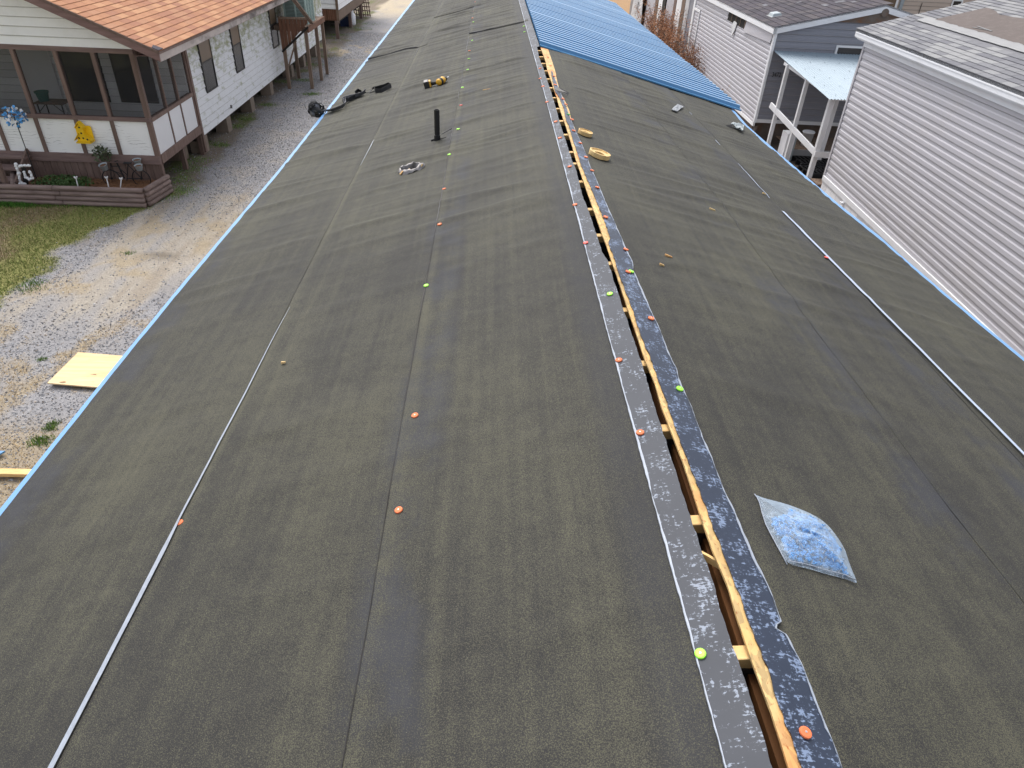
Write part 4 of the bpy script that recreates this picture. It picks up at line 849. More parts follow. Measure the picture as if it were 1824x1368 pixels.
# ------------------------------------------------------------------ planting bed of landscape timbers
bed = thing('planting_bed', 'low planting bed edged with stacked mauve brown landscape timbers', 'planting bed', (-8, 13.9, 0))
BX, BYF = -6.93, 13.62
lg = lambda p, q, r: MB().tube([Vector(p).lerp(Vector(q), t / 8) for t in range(9)], [r * (1 + .03 * math.sin(t * 2.3 + p[2] * 40)) for t in range(9)], 10)
for i in range(4):
    z = .05 + i * .098
    for a, c in ((BX, -8.55 - .12 * (i % 2)), (-8.57 - .12 * (i % 2), -10.9)): lg((a, BYF + rnd.uniform(-.008, .008), z), (c, BYF + rnd.uniform(-.01, .01), z), .054).build('landscape_timber', M_log, bed, smooth=True)
    lg((BX + .03, BYF + .04, z + .004), (BX + .16, HY - .28, z + .004), .053).build('landscape_timber', M_log, bed, smooth=True)
    if i < 3: lg((-9.55, BYF + .1, z), (-9.95, HY - .3, z + .1), .055).build('landscape_timber', M_log, bed, smooth=True)
V = []; nxm, nym = 60, 22
for i in range(nxm):
    for j in range(nym):
        x = -10.6 + (BX - .03 + 10.6) * i / (nxm - 1); y = BYF + .04 + (HY - BYF - .05) * j / (nym - 1); V.append((x, y, .12 + float(fbm(x * 5, y * 5)) * .07))
MB().add(V, [(i * nym + j, (i + 1) * nym + j, (i + 1) * nym + j + 1, i * nym + j + 1) for i in range(nxm - 1) for j in range(nym - 1)]).build('mulch', M_mulch, bed, smooth=True)
nst = 2600; xs_ = rng.uniform(-8.6, BX - .05, nst); ys_ = rng.uniform(BYF + .1, HY - .03, nst); an = rng.uniform(0, 6.28, nst); ln = rng.uniform(.02, .06, nst); zz = rng.uniform(.15, .21, nst)
A = np.stack([xs_, ys_, zz], -1); Bv = A + np.stack([np.cos(an) * ln, np.sin(an) * ln, rng.uniform(-.01, .03, nst)], -1); Cv = A + np.stack([-np.sin(an) * .006, np.cos(an) * .006, np.zeros(nst) + .004], -1)
chips = fast_mesh('bark_chips', np.stack([A, Bv, Cv], 1).reshape(-1, 3), np.arange(nst * 3).reshape(-1, 3), M_blade, False, np.repeat(np.array([(.22, .11, .05)]) * rng.uniform(.4, 1.5, (nst, 1)), 3, 0), 3)
tag(link('bark_chips', chips, bed), kind='stuff')
def leafy(name, mat, c, rx, ry, rz, n, size, parent=None, seed=1, flat=0.):
    r = np.random.default_rng(seed); u = r.normal(size=(n, 3)); u /= np.linalg.norm(u, axis=1)[:, None]; q = u * (r.random(n) ** .45)[:, None] * np.array([rx, ry, rz]) + np.array(c)
    a = r.normal(size=(n, 3)); a[:, 2] *= .6; a /= np.linalg.norm(a, axis=1)[:, None]; b = np.cross(a, r.normal(size=(n, 3))); b /= np.linalg.norm(b, axis=1)[:, None]; s_ = size * r.uniform(.5, 1.2, n)[:, None]
    V = np.stack([q - a * s_, q + b * s_ * .45, q + a * s_, q - b * s_ * .45], 1).reshape(-1, 3); return fast_mesh(name, V, np.arange(n * 4).reshape(-1, 4), mat, False)
M_lowgreen = pm('low_ivy_leaf', (.06, .12, .03), .6, .4, 9)
gp = thing('ground_ivy', 'low green ivy patch in the timber planting bed', 'plant', (-8.9, 14.3, .3))
link('foliage', leafy('foliage', M_lowgreen, (-8.85, 14.25, .24), .62, .36, .12, 1500, .035, seed=4), gp)
MB().tube([(-9.2, 14.3, .15), (-8.9, 14.3, .26), (-8.5, 14.25, .22)], .01, 6).build('stem', M_twig2, gp)

# ------------------------------------------------------------------ yellow birdhouse on the porch panel
c0 = ony(147, 235, HY - .05); bx, bz = float(c0[0]), float(c0[2]); by = HY - .045
bh = thing('birdhouse', 'bright yellow multi gable birdhouse hung on the white porch panel', 'birdhouse', (bx, by, bz - .2))
MB().prism([(bx - .13, by, bz - .19), (bx + .19, by, bz - .19), (bx + .19, by, bz + .10), (bx + .165, by, bz + .125), (bx - .10, by, bz + .125), (bx - .13, by, bz + .10)], (0, .018, 0)).build('back_board', M_yellow, bh)
MB().prism([(bx - .11, by - .1, bz - .17), (bx + .16, by - .1, bz - .17), (bx + .10, by - .1, bz - .04), (bx + .07, by - .1, bz - .02), (bx + .07, by - .1, bz + .12), (bx + .015, by - .1, bz + .19), (bx - .04, by - .1, bz + .12), (bx - .04, by - .1, bz - .02), (bx - .07, by - .1, bz - .04)], (0, .098, 0)).build('front_box', M_yellow, bh)
for a, c in (((bx + .015, bz + .215), (bx - .075, bz + .10)), ((bx + .015, bz + .215), (bx + .105, bz + .10)), ((bx - .035, bz - .015), (bx - .155, bz - .155)), ((bx + .06, bz - .015), (bx + .205, bz - .155))):
    MB().hexa([(a[0], by - .13, a[1]), (c[0], by - .13, c[1]), (c[0], by + .0, c[1]), (a[0], by + .0, a[1]), (a[0], by - .13, a[1] + .016), (c[0], by - .13, c[1] + .016), (c[0], by + .0, c[1] + .016), (a[0], by, a[1] + .016)]).build('roof_board', M_yellow, bh)
MB().box((bx - .12, by - .14, bz - .2), (bx + .17, by, bz - .172)).build('ledge', M_yellow, bh)
for dx, dz in ((.012, .115), (.02, .0), (-.055, -.10), (.03, -.10), (.105, -.125)): MB().lathe([(0, .002), (.019, .002), (.019, 0)], (bx + dx, by - .1, bz + dz), (0, -1, 0), 14).build('entry_hole', M_num, bh)

# ------------------------------------------------------------------ blue glass flower tree on a thin pole
fb = onz(41, 300, .3); fx, fy = -9.42, 14.35
ft = thing('garden_stake', 'blue and white glass flower ball on a thin black pole', 'garden ornament', (fx, fy, .3))
ftop = ony(35, 208, fy); MB().tube([(fx, fy, .28), (fx + .004, fy, .8), (fx, fy, float(ftop[2]))], .009, 8).build('pole', M_black, ft)
pet = [MB().prism([(0, 0, 0), (.022, .012, .03), (.026, .014, .06), (.0, .004, .075), (-.026, .014, .06), (-.022, .012, .03)], (0, .006, 0)).mesh('petal', m) for m in (M_petal, M_petal, M_wpl)]
r9 = random.Random(9)
for i in range(88):
    v = Vector((r9.gauss(0, 1), r9.gauss(0, 1), r9.gauss(0, 1))).normalized(); c = Vector((fx, fy, float(ftop[2]))) + v * r9.uniform(.09, .19)
    if i % 4 == 0: MB().tube([(fx, fy, float(ftop[2])), tuple(c)], .002, 4).build('wire', M_black, ft)
    link('petal', pet[r9.randrange(3)], ft, Matrix.Translation(c) @ (v + Vector((r9.uniform(-1, 1), r9.uniform(-1, 1), r9.uniform(-1, 1)))).to_track_quat('Z', 'Y').to_matrix().to_4x4() @ Matrix.Rotation(r9.random() * 6, 4, 'Z'))

# ------------------------------------------------------------------ bicycle planter and its pails
by_ = HY - .24; pl = lambda px, py: ony(px, py, by_)
bk = thing('bicycle', 'dark iron bicycle planter standing in the bed against the porch skirt', 'bicycle', (-7.55, by_, .3))
def wheel(cx, cz, r):
    w = MB().tube([(cx + r * math.cos(t * .2618), by_, cz + r * math.sin(t * .2618)) for t in range(25)], .011, 6, cap=False).build('wheel', M_black, bk, smooth=True)
    sp = MB()
    for t in range(8): a = t * math.pi / 4; sp.tube([(cx, by_, cz), (cx + r * math.cos(a), by_, cz + r * math.sin(a))], .002, 4)
    sp.build('spokes', M_black, w); MB().lathe([(0, -.02), (.018, -.02), (.018, .02), (0, .02)], (cx, by_, cz), (0, 1, 0), 10).build('hub', M_black, w)
w1, w2 = pl(199, 318), pl(252, 318); wr = .185; wheel(w1[0], w1[2], wr); wheel(w2[0], w2[2], wr)
def bar(a, c, r=.01, nm='frame_tube'): p, q = pl(*a), pl(*c); MB().tube([p, q], r, 7).build(nm, M_black, bk)
bar((198, 318), (197, 290), .009, 'fork'); bar((197, 296), (214, 296)); bar((208, 290), (222, 318), .016); bar((228, 292), (226, 322), .010, 'seat_tube'); bar((229, 295), (252, 317)); bar((226, 318), (252, 318)); bar((213, 300), (227, 312)); bar((252, 316), (252, 306)); bar((196, 302), (222, 312), .007, 'mudguard')
p, q = pl(220, 290), pl(234, 290); MB().box((p[0], by_ - .04, p[2] - .012), (q[0], by_ + .04, p[2] + .012)).build('saddle', M_black, bk, bevel=.008)
bar((204, 288), (210, 286), .008, 'handlebar')
def pail(px, py, r, h, label, tilt=(0, 0, 1), soil=True, yy=None):
    p = ony(px, py, yy or by_ - .10); t = thing('pail', label, 'pail', tuple(p)); b = MB().lathe([(0, 0), (r * .72, 0), (r * .76, h * .3), (r * .79, h * .32), (r, h * .96), (r * 1.06, h), (r * .95, h), (r * .72, h * .5)], p, tilt, 20); b.build('shell', M_bucket, t, smooth=True)
    MB().lathe([(r * .88, h * .80), (0, h * .84)], p, tilt, 16).build('soil', M_mulch, t); return p
pp = pail(188, 302, .085, .12, 'tilted blue grey pail with a leafy plant on the bicycle front', (-.12, -.28, 1))
pail(249, 303, .080, .11, 'blue grey pail low over the bicycle rear wheel', (0, -.12, 1)); pail(246, 292, .085, .10, 'upper blue grey pail behind the bicycle saddle', (0, -.1, 1), yy=by_ + .12)
lp = thing('potted_plant', 'leafy grey green plant growing out of the bicycle pail', 'plant', (pp[0], by_, pp[2] + .1))
link('foliage', leafy('foliage', M_leaf, (pp[0] - .05, by_ + .04, pp[2] + .27), .21, .14, .19, 150, .055, seed=8), lp)
for i in range(6): MB().tube([(pp[0], by_ - .05, pp[2] + .08), (pp[0] + rnd.uniform(-.1, .05), by_, pp[2] + .2), (pp[0] + rnd.uniform(-.25, .15), by_ + .05, pp[2] + rnd.uniform(.28, .42))], .004, 5).build('stem', M_twig2, lp)
# white shell-covered ornament
wo_ = thing('shell_ornament', 'white shell covered letter shaped ornament leaning in the planting bed', 'garden ornament', (-9.2, 13.95, .3)); r5 = random.Random(5)
def beads(pts, r, nm):
    b = MB()
    for a, c in zip(pts[:-1], pts[1:]):
        A, Cc = Vector(ony(*a, 13.95)), Vector(ony(*c, 13.95)); m = max(2, int((Cc - A).length / (r * 1.1)))
        b.tube([A, Cc], r * .7, 6)
        for i in range(m + 1):
            p = A.lerp(Cc, i / m) + Vector((r5.uniform(-1, 1), r5.uniform(-1, 1), r5.uniform(-1, 1))) * r * .25; q = r * r5.uniform(.75, 1.15); b.lathe([(0, -q), (q * .75, -q * .6), (q, 0), (q * .75, q * .6), (0, q)], p, (r5.random(), r5.random(), 1), 7)
    b.build(nm, M_white, wo_, smooth=True)
beads([(28, 293), (33, 308), (37, 327)], .032, 'shell_stroke'); beads([(33, 297), (42, 294.5), (53, 295)], .027, 'shell_stroke'); beads([(37, 327), (45, 327)], .03, 'shell_stroke'); beads([(43, 307), (46, 316), (52, 320), (58, 317), (55, 309), (52, 305)], .03, 'shell_stroke')
MB().beam(tuple(ony(47, 330, 14.0)), tuple(ony(42, 298, 14.0)), .09, .012, (0, 1, 0)).build('backing_board', M_num, wo_)
# little solar lights
for i, (a, c, lb) in enumerate((((135.5, 318), (138.5, 332), 'white solar stake light left of the bicycle'), ((190, 318), (193, 332), 'white solar stake light before the bicycle front wheel'), ((216, 320), (213, 333), 'white solar stake light under the bicycle frame'))):
    A, Cc = Vector(ony(*a, 13.85)), Vector(ony(*c, 13.85)); t = thing('stake_light', lb, 'garden light', tuple(Cc), 'solar stake lights'); MB().tube([Cc - Vector((0, 0, .05)), A], .011, 8).build('stake', M_wpl, t)
    MB().lathe([(.0, .045), (.034, .04), (.034, .03), (.022, .0), (0, 0)], A, (0, 0, 1), 12).build('lamp_head', M_wpl, t); MB().lathe([(0, .049), (.018, .047), (.018, .04)], A, (0, 0, 1), 10).build('solar_cell', M_black, t)
# porch steps at the left edge
stp = thing('porch_steps', 'brown wooden porch steps at the left end of the planting bed', 'steps', (-10, 14.3, 0))
for i in range(4):
    z = .16 + i * .16; MB().box((-10.6, 13.75 + i * .26, z - .035), (-9.62 - .0 * i, 14.05 + i * .26, z)).build('tread', M_brownh, stp); MB().box((-10.6, 14.0 + i * .26, z - .16), (-9.64, 14.02 + i * .26, z - .035)).build('riser', M_brown, stp)
MB().beam((-9.66, 13.75, .02), (-9.66, 14.8, .68), .04, .22).build('stringer', M_brown, stp); MB().box((-9.72, 13.72, 0), (-9.64, 13.80, .75)).build('newel_post', M_brown, stp)

# ------------------------------------------------------------------ air conditioner on a wooden platform
plat = thing('ac_platform', 'weathered wooden stand carrying the air conditioner against the white house', 'platform', (-6.4, 26, 0))
PZ = 1.86
MB().box((HX + .05, 24.75, PZ - .14), (-5.86, 27.2, PZ)).build('deck', M_greywood, plat)
for (x, y, h) in ((-6.70, 24.66, PZ - .14), (-5.97, 24.78, PZ - .14), (-5.90, 26.0, PZ - .14), (-6.75, 26.25, PZ - .14), (-5.92, 27.1, PZ - .14)): MB().box((x - .05, y - .05, -.03), (x + .05, y + .05, h)).build('leg', M_greywood, plat)
MB().beam((-6.62, 24.64, .7), (-6.3, 24.7, 1.45), .06, .05).build('brace', M_greywood, plat)
q = [ony(*p, 24.62) for p in ((495, 31), (504, 92), (530, 66), (549, 44), (545, 33))]
for i in range(8):                          # board panel with a slanting lower edge, board by board
    f0, f1 = i / 8, (i + 1) / 8 - .012; xl, xr_ = q[0][0], q[3][0]; X0, X1 = xl + (xr_ - xl) * f0, xl + (xr_ - xl) * f1; zt = q[0][2] - .03; zb = lambda f: q[1][2] + (zt - .08 - q[1][2]) * f
    MB().prism([(X0, 24.60, zb(f0)), (X1, 24.60, zb(f1)), (X1, 24.60, zt), (X0, 24.60, zt)], (0, .02, 0)).build('side_board', M_redbrown, plat)
MB().box((q[0][0], 24.585, q[0][2] - .03), (-5.86, 24.63, q[0][2] + .03)).build('edge_board', M_greywood, plat)
MB().beam((q[0][0], 24.57, q[1][2]), (q[3][0], 24.57, q[3][2] - .06), .03, .06).build('edge_board', M_dark, plat)
MB().box((-5.87, 24.6, PZ - .15), (-5.83, 27.2, PZ + .02)).build('edge_board', M_redbrown, plat)
p0, p1 = onx(516, -10, -5.8), onx(556, 42, -5.8); MB().beam(p0, p1, .05, .12, (1, 0, 0)).build('hand_rail', M_greywood, plat)
ac = thing('air_conditioner', 'pale green outdoor air conditioner on the wooden platform', 'air conditioner', (-6.35, 25.9, PZ)); a0, a1, b0, b1 = -6.72, -5.98, 25.25, 26.35
MB().box((a0 + .03, b0 + .03, PZ), (a1 - .03, b1 - .03, PZ + .86)).build('coil', M_acgrille, ac)
for x in (a0, a1 - .05, (a0 + a1) / 2 - .02):
    MB().box((x, b0, PZ + .02), (x + .05, b0 + .04, PZ + .86)).build('corner_trim', M_acgreen, ac)
for y in (b0 + .3, b0 + .65, b1 - .05): MB().box((a1 - .035, y, PZ + .02), (a1 + .002, y + .05, PZ + .86)).build('corner_trim', M_acgreen, ac)
for i in range(20): MB().box((a0 + .05, b0 + .012, PZ + .05 + i * .04), (a1 - .05, b0 + .028, PZ + .06 + i * .04)).build('louvre', M_acgreen, ac)
for i in range(20): MB().box((a1 - .028, b0 + .05, PZ + .05 + i * .04), (a1 - .012, b1 - .05, PZ + .06 + i * .04)).build('louvre', M_acgreen, ac)
MB().box((a0 - .01, b0 - .01, PZ + .86), (a1 + .01, b1 + .01, PZ + .92)).build('top_cover', M_acgreen, ac); MB().box((a0 - .01, b0 - .01, PZ), (a1 + .01, b1 + .01, PZ + .03)).build('base_pan', M_acgreen, ac)

# ------------------------------------------------------------------ second white house further along
h2 = thing('raised_house', 'far white sided house on posts with a brown board skirt', 'house', (-8.5, 38, 0)); X2, Y2 = -6.9, 35.0
P2 = mkframe((0, Y2, 0), (1, 0, 0), (0, -1, 0)); P3 = mkframe((X2, 0, 0), (0, 1, 0), (1, 0, 0))
MB().box((-12, Y2 + .03, 1.10), (X2 - .03, 43, 3.6)).build('wall_core', M_white, h2)
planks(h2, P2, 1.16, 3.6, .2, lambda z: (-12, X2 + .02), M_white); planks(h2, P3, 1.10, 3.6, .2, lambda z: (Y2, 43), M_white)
for i in range(26): pbox(P2, -9.2 + i * .089, -9.2 + i * .089 + .083, .70, 1.15, 0, .025).build('skirt_board', M_redbrown, h2)
pbox(P3, Y2, 43, .70, 1.08, 0, .04).build('skirt_beam', M_greywood, h2)
pbox(P2, X2 - .05, X2 + .06, .6, 3.6, .0, .05).build('corner_post', M_greywood, h2)
for y in (34.75, 38.2, 41.5): MB().box((X2 - .12, y, -.03), (X2 + .02, y + .14, .71)).build('post', M_brown, h2)
MB().box((-12, Y2 + .3, .55), (X2 - .1, 43, .69)).build('floor_frame', M_dark, h2); MB().box((-9.4, Y2 + .6, -.02), (-9.3, 43, .6)).build('crawl_space_wall', M_dark, h2)
MB().hexa([(-12.4, Y2 - .3, 3.6), (X2 + .4, Y2 - .3, 3.6), (X2 + .4, 43.3, 3.6), (-12.4, 43.3, 3.6), (-9.7, Y2 - .3, 4.7), (-9.4, Y2 - .3, 4.7), (-9.4, 43.3, 4.7), (-9.7, 43.3, 4.7)]).build('roof', M_shF[1], h2)
c = onz(616, 46, 0); t = thing('storage_bin', 'dark navy bin under the far white house', 'bin', (c[0], c[1], 0)); MB().hexa([(c[0] - .22, c[1] - .2, -.02), (c[0] + .22, c[1] - .2, -.02), (c[0] + .22, c[1] + .2, -.02), (c[0] - .22, c[1] + .2, -.02), (c[0] - .27, c[1] - .25, .45), (c[0] + .27, c[1] - .25, .45), (c[0] + .27, c[1] + .25, .45), (c[0] - .27, c[1] + .25, .45)]).build('tub', M_navy, t); MB().box((c[0] - .29, c[1] - .27, .45), (c[0] + .29, c[1] + .27, .50)).build('lid', M_bucket, t)
c = onz(627.6, 43.7, 0); t = thing('gas_cylinder', 'white gas cylinder standing beside the far house posts', 'cylinder', (c[0], c[1], 0)); MB().lathe([(0, -.02), (.16, -.02), (.19, .05), (.19, .42), (.13, .52), (.05, .56), (0, .56)], (c[0], c[1], 0), n=18).build('body', M_wpl, t, smooth=True); MB().lathe([(.10, .54), (.11, .66), (.10, .66), (.09, .54)], (c[0], c[1], 0), n=14).build('collar', M_wpl, t)
c = onz(657, 30, 0); t = thing('lattice_panel', 'brown lattice panel leaning at the far house corner', 'lattice', (c[0], c[1], 0)); bx, by2 = c[0], c[1]
for i in range(9):
    MB().beam((bx - .9 + i * .12, by2 + .1, .0), (bx - 1.1 + i * .12, by2 + .5, 1.7), .05, .012, (0, -1, .2)).build('lath', M_brown, t); MB().beam((bx - .95, by2 + .09 + i * .045, .1 + i * .19), (bx + .1 - .01 * i, by2 + .08 + i * .045, .08 + i * .19), .05, .012, (0, -1, .2)).build('lath', M_brown, t)

# ================================================================== RIGHT-HAND HOMES
def rotframe(O, deg):
    t = math.radians(deg); u = Vector((math.cos(t), -math.sin(t), 0)); v = Vector((math.sin(t), math.cos(t), 0)); O = Vector((O[0], O[1], 0))
    return O, u, v, lambda a, b, z: O + u * a + v * b + Vector((0, 0, z))
def fhit(px, py, O, n, off): return hit(px, py, tuple(n), n.dot(O) + off)
# ---------------- near grey home
O1, u1, v1, Q1 = rotframe((7.4, 14.645), 2.8)
def loc1(p): d = Vector(p) - O1; return d.dot(u1), d.dot(v1), d.z
nh = thing('near_grey_home', 'nearest lavender grey vinyl sided mobile home with weathered grey shingle roof', 'mobile home', tuple(Q1(2.5, -6, 0)))
NY = -13.5; NW = 5.0; ZS0, ZS1 = .84, 3.47; NSL = .27
Pn = mkframe(Q1(0, 0, 0), -v1, -u1)         # runs from the far corner towards the camera
MB().hexa([Q1(.03, NY, .8), Q1(NW, NY, .8), Q1(NW, -.03, .8), Q1(.03, -.03, .8), Q1(.03, NY, 3.5), Q1(NW, NY, 3.5), Q1(NW, -.03, 3.5), Q1(.03, -.03, 3.5)]).build('wall_core', M_vinyl, nh)
planks(nh, Pn, ZS0, ZS1, .131, lambda z: (.04, -NY), M_vinyl, 'dutch', grime=M_lapedgev)
Pe = mkframe(Q1(0, 0, 0), u1, v1)
planks(nh, Pe, ZS0, ZS1, .131, lambda z: (.0, NW), M_vinyl, 'dutch', grime=M_lapedgev)
pbox(Pn, -.02, .05, ZS0 - .03, ZS1 + .02, -.02, .032).build('corner_trim', M_vinyl, nh)
# skirting
pbox(Pn, .02, -NY, ZS0 - .10, ZS0 + .0, -.01, .05).build('skirt_rail', M_whitetrim, nh); pbox(Pn, .02, -NY, ZS0 - .135, ZS0 - .10, -.01, .036).build('skirt_rail', M_whitetrim, nh)
for i in range(46): pbox(Pn, .03 + i * .28, .03 + i * .28 + .272, -.02, ZS0 - .13, -.01, .022).build('skirt_panel', M_wpl, nh)
pbox(Pn, 1.25, 1.34, .66, .70, .03, .09).build('bent_clip', M_whitetrim, nh)
# fascia, gutter-like drip, soffit
FZ1 = 3.66
pbox(Pn, -.24, -NY, FZ1 - .125, FZ1, .10, .16).build('fascia', M_whitetrim, nh); pbox(Pn, -.23, -NY, FZ1 - .145, FZ1 - .125, .085, .14).build('fascia_lip', M_whitetrim, nh)
pbox(Pn, -.2, -NY, FZ1 - .06, FZ1 - .04, .16, .168).build('fascia_bead', M_whitetrim, nh)
pbox(Pn, -.22, -NY, FZ1 - .17, FZ1 - .15, -.0, .10).build('soffit', M_whitetrim, nh); pbox(Pn, .03, -NY, FZ1 - .26, FZ1 - .17, .0, .045).build('frieze', M_whitetrim, nh)
# roof
RID = 2.55; zn = lambda a: FZ1 + .012 + NSL * (a + .16)
MB().hexa([Q1(-.16, NY, zn(-.16) - .05), Q1(RID, NY, zn(RID) - .05), Q1(RID, .24, zn(RID) - .05), Q1(-.16, .24, zn(-.16) - .05), Q1(-.16, NY, zn(-.16)), Q1(RID, NY, zn(RID)), Q1(RID, .24, zn(RID)), Q1(-.16, .24, zn(-.16))]).build('roof_deck', M_shN[2], nh)
MB().hexa([Q1(RID, NY, zn(RID) - .05), Q1(2 * RID + .16, NY, zn(-.16) - .05), Q1(2 * RID + .16, .24, zn(-.16) - .05), Q1(RID, .24, zn(RID) - .05), Q1(RID, NY, zn(RID) + .002), Q1(2 * RID + .16, NY, zn(-.16)), Q1(2 * RID + .16, .24, zn(-.16)), Q1(RID, .24, zn(RID) + .002)]).build('roof_deck', M_shN[2], nh)
MB().prism([Q1(.0, -.02, ZS1), Q1(NW, -.02, ZS1), Q1(NW, -.02, zn(-.1) - .05), Q1(RID, -.02, zn(RID) - .05), Q1(.0, -.02, zn(0) - .05)], v1 * .02).build('gable_wall', M_vinyl, nh)
upn = (u1 + Vector((0, 0, NSL))).normalized(); kN = math.hypot(1, NSL)
def nroof(px, py):                          # pixel to roof plane of the near home: (distance up the slope, along)
    n = Vector((-NSL * u1.x, -NSL * u1.y, 1)); d = n.dot(Q1(-.16, 0, zn(-.16))); a, b, z = loc1(hit(px, py, tuple(n), d)); return (a + .16) * kN, b
strip0 = [nroof(1664, 44), nroof(1824, 96)]; WS = (strip0[0][0] + strip0[1][0]) / 2
pl_, pr_ = nroof(1683, 40), nroof(1742, 14)
shingle_roof(nh, Q1(-.16, .25, zn(-.16) + .004), -v1, upn, 13.0, RID * kN + .15, M_shN, .118, .30, 6, inframe, skip=lambda s, w: WS - .04 < w < WS + .17 and s > .55)
bS = MB(); ss = np.arange(.5, 13.2, .05)
def on_n(s, w, l): return Q1(-.16, .25, zn(-.16)) - v1 * s + upn * w + Vector((0, 0, l))
bS.ribbon([on_n(s, WS - .035 + .025 * (float(fbm(s * 5, 1)) - .5), .020) for s in ss], [on_n(s, WS + .20 + .05 * (float(fbm(s * 8, 7)) - .5), .022) for s in ss]); bS.build('roll_roofing_strip', M_stripfelt, nh)
bP = MB(); n_ = len(ss)
lo = [on_n(s, WS + .17 + .06 * (float(fbm(s * 9, 3)) - .5), .024) for s in ss]; hi = [on_n(s, min(pr_[0] + .02, RID * kN) + .35 * (float(fbm(s * 1.2, 5)) - .5) - .05, .024) for s in ss]
i0 = int(.35 / .05); bP.ribbon(lo[i0:], hi[i0:]); bP.build('bare_roof_patch', M_patchfelt, nh)
for q in (((1732, 52), (1760, 57)), ((1740, 50), (1765, 59))):
    a, b_ = nroof(*q[0]), nroof(*q[1]); MB().beam(on_n(.25 - a[1], a[0], .03), on_n(.25 - b_[1], b_[0], .03), .03, .004).build('roof_scrap', M_stripfelt, nh)

# ---------------- far grey home, number 3472
O2, u2, v2, Q2 = rotframe((7.6, 20.0), 1.5)
def loc2(p): d = Vector(p) - O2; return d.dot(u2), d.dot(v2), d.z
fh = thing('far_grey_home', 'pale lilac mobile home with dark roof, house number and torn siding', 'mobile home', tuple(Q2(2.6, 8, 0)))
FZ2 = 2.93; FSL = .232; FRID = 2.66; FB = .60; FL = 26.0
Pf = mkframe(Q2(0, 0, 0), u2, -v2)          # gable end facing the camera
Pl = mkframe(Q2(0, 0, 0), v2, -u2)          # long left side
MB().prism([Q2(.02, .02, FB), Q2(2 * FRID - .02, .02, FB), Q2(2 * FRID - .02, .02, FZ2), Q2(FRID, .02, FZ2 + FSL * FRID - .03), Q2(.02, .02, FZ2)], v2 * 11.0).build('wall_core', M_vinyl3, fh)
planks(fh, Pf, FB + .09, FZ2 + FSL * FRID, .168, lambda z: (max(0, (z - FZ2) / FSL), min(2 * FRID, 2 * FRID - (z - FZ2) / FSL)), M_vinyl3, 'dutch', grime=M_lapedgev)
planks(fh, Pl, FB - .02, 2.60, .118, lambda z: (.05, 9.35), M_vinyl2, 'dutch', grime=M_lapedgev)
planks(fh, Pl, 2.60, 2.84, .118, lambda z: (4.75, 9.35), M_vinyl2, 'dutch', grime=M_lapedgev)
pbox(Pl, .05, 2.62, 2.60, 2.90, .0, .008).build('bare_wall', M_vinyl2, fh)
pbox(Pl, 2.62, 4.75, 2.60, 2.86, -.02, .004).build('wall_hole', M_dark, fh)
for i in range(4): pbox(Pl, 2.8 + i * .5, 2.84 + i * .5, 2.60, 2.86, .0, .012).build('stud', M_greywood, fh)
b = MB(); b.hexa([Pl(.15, 2.62, .03), Pl(2.65, 2.55, .05), Pl(2.65, 2.55, .065), Pl(.15, 2.62, .045), Pl(.1, 2.86, .025), Pl(2.62, 2.84, .025), Pl(2.62, 2.84, .035), Pl(.1, 2.86, .035)]); b.build('loose_siding', M_vinyl2, fh)
p = Pl(3.75, 2.5, .05); b = MB(); b.prism([Pl(3.55, 2.66, .02), Pl(3.6, 2.45, .04), Pl(3.72, 2.25, .06), Pl(3.8, 2.4, .05), Pl(3.95, 2.5, .05), Pl(3.9, 2.68, .02)], -u2 * .02); b.build('hanging_insulation', M_tarp, fh)
pbox(Pl, -.06, .06, FB, FZ2 - .05, -.03, .035).build('corner_trim', M_whitetrim, fh); pbox(Pf, -.035, .03, FB, FZ2 - .05, -.0, .032).build('corner_trim', M_whitetrim, fh)
pbox(Pl, .0, 9.4, FB - .11, FB - .02, -.02, .03).build('bottom_trim', M_white, fh); pbox(Pf, .04, 2 * FRID, FB, FB + .09, -.02, .035).build('bottom_trim', M_white, fh)
pbox(Pf, .04, 2 * FRID, -.02, FB, -.25, -.2).build('rusty_skirt', M_rust, fh); pbox(Pl, .0, 10, -.02, FB - .11, -.12, -.06).build('rusty_skirt', M_rust, fh)
# fascia and rake
pbox(Pl, -.10, FL, FZ2 - .06, FZ2 + .10, .02, .10).build('fascia', M_whitetrim, fh)
zf = lambda a: FZ2 + .10 + FSL * (a + .1)
for a0_, a1_ in ((-.10, FRID), (FRID, 2 * FRID + .1)):
    z0_, z1_ = (zf(a0_), zf(a1_)) if a0_ < 0 else (zf(FRID), zf(-.1))
    MB().hexa([Pf(a0_, z0_ - .17, .06), Pf(a1_, z1_ - .17, .06), Pf(a1_, z1_ - .17, .10), Pf(a0_, z0_ - .17, .10), Pf(a0_, z0_, .06), Pf(a1_, z1_, .06), Pf(a1_, z1_, .10), Pf(a0_, z0_, .10)]).build('rake_board', M_whitetrim, fh)
q = fhit(1577, 23, O2, -v2, .1); a, b_, z = loc2(q); MB().lathe([(0, .008), (.09, .006), (.10, 0)], Pf(a, z, .10), -v2, 16).build('rust_stain', M_rust, fh)
MB().prism([Pf(1.55, 3.22, .04), Pf(4.0, 3.22, .04), Pf(FRID + .3, zf(FRID) - .2, .04), Pf(FRID, zf(FRID) - .17, .04)], -v2 * .01).build('bare_gable_board', M_rust, fh)
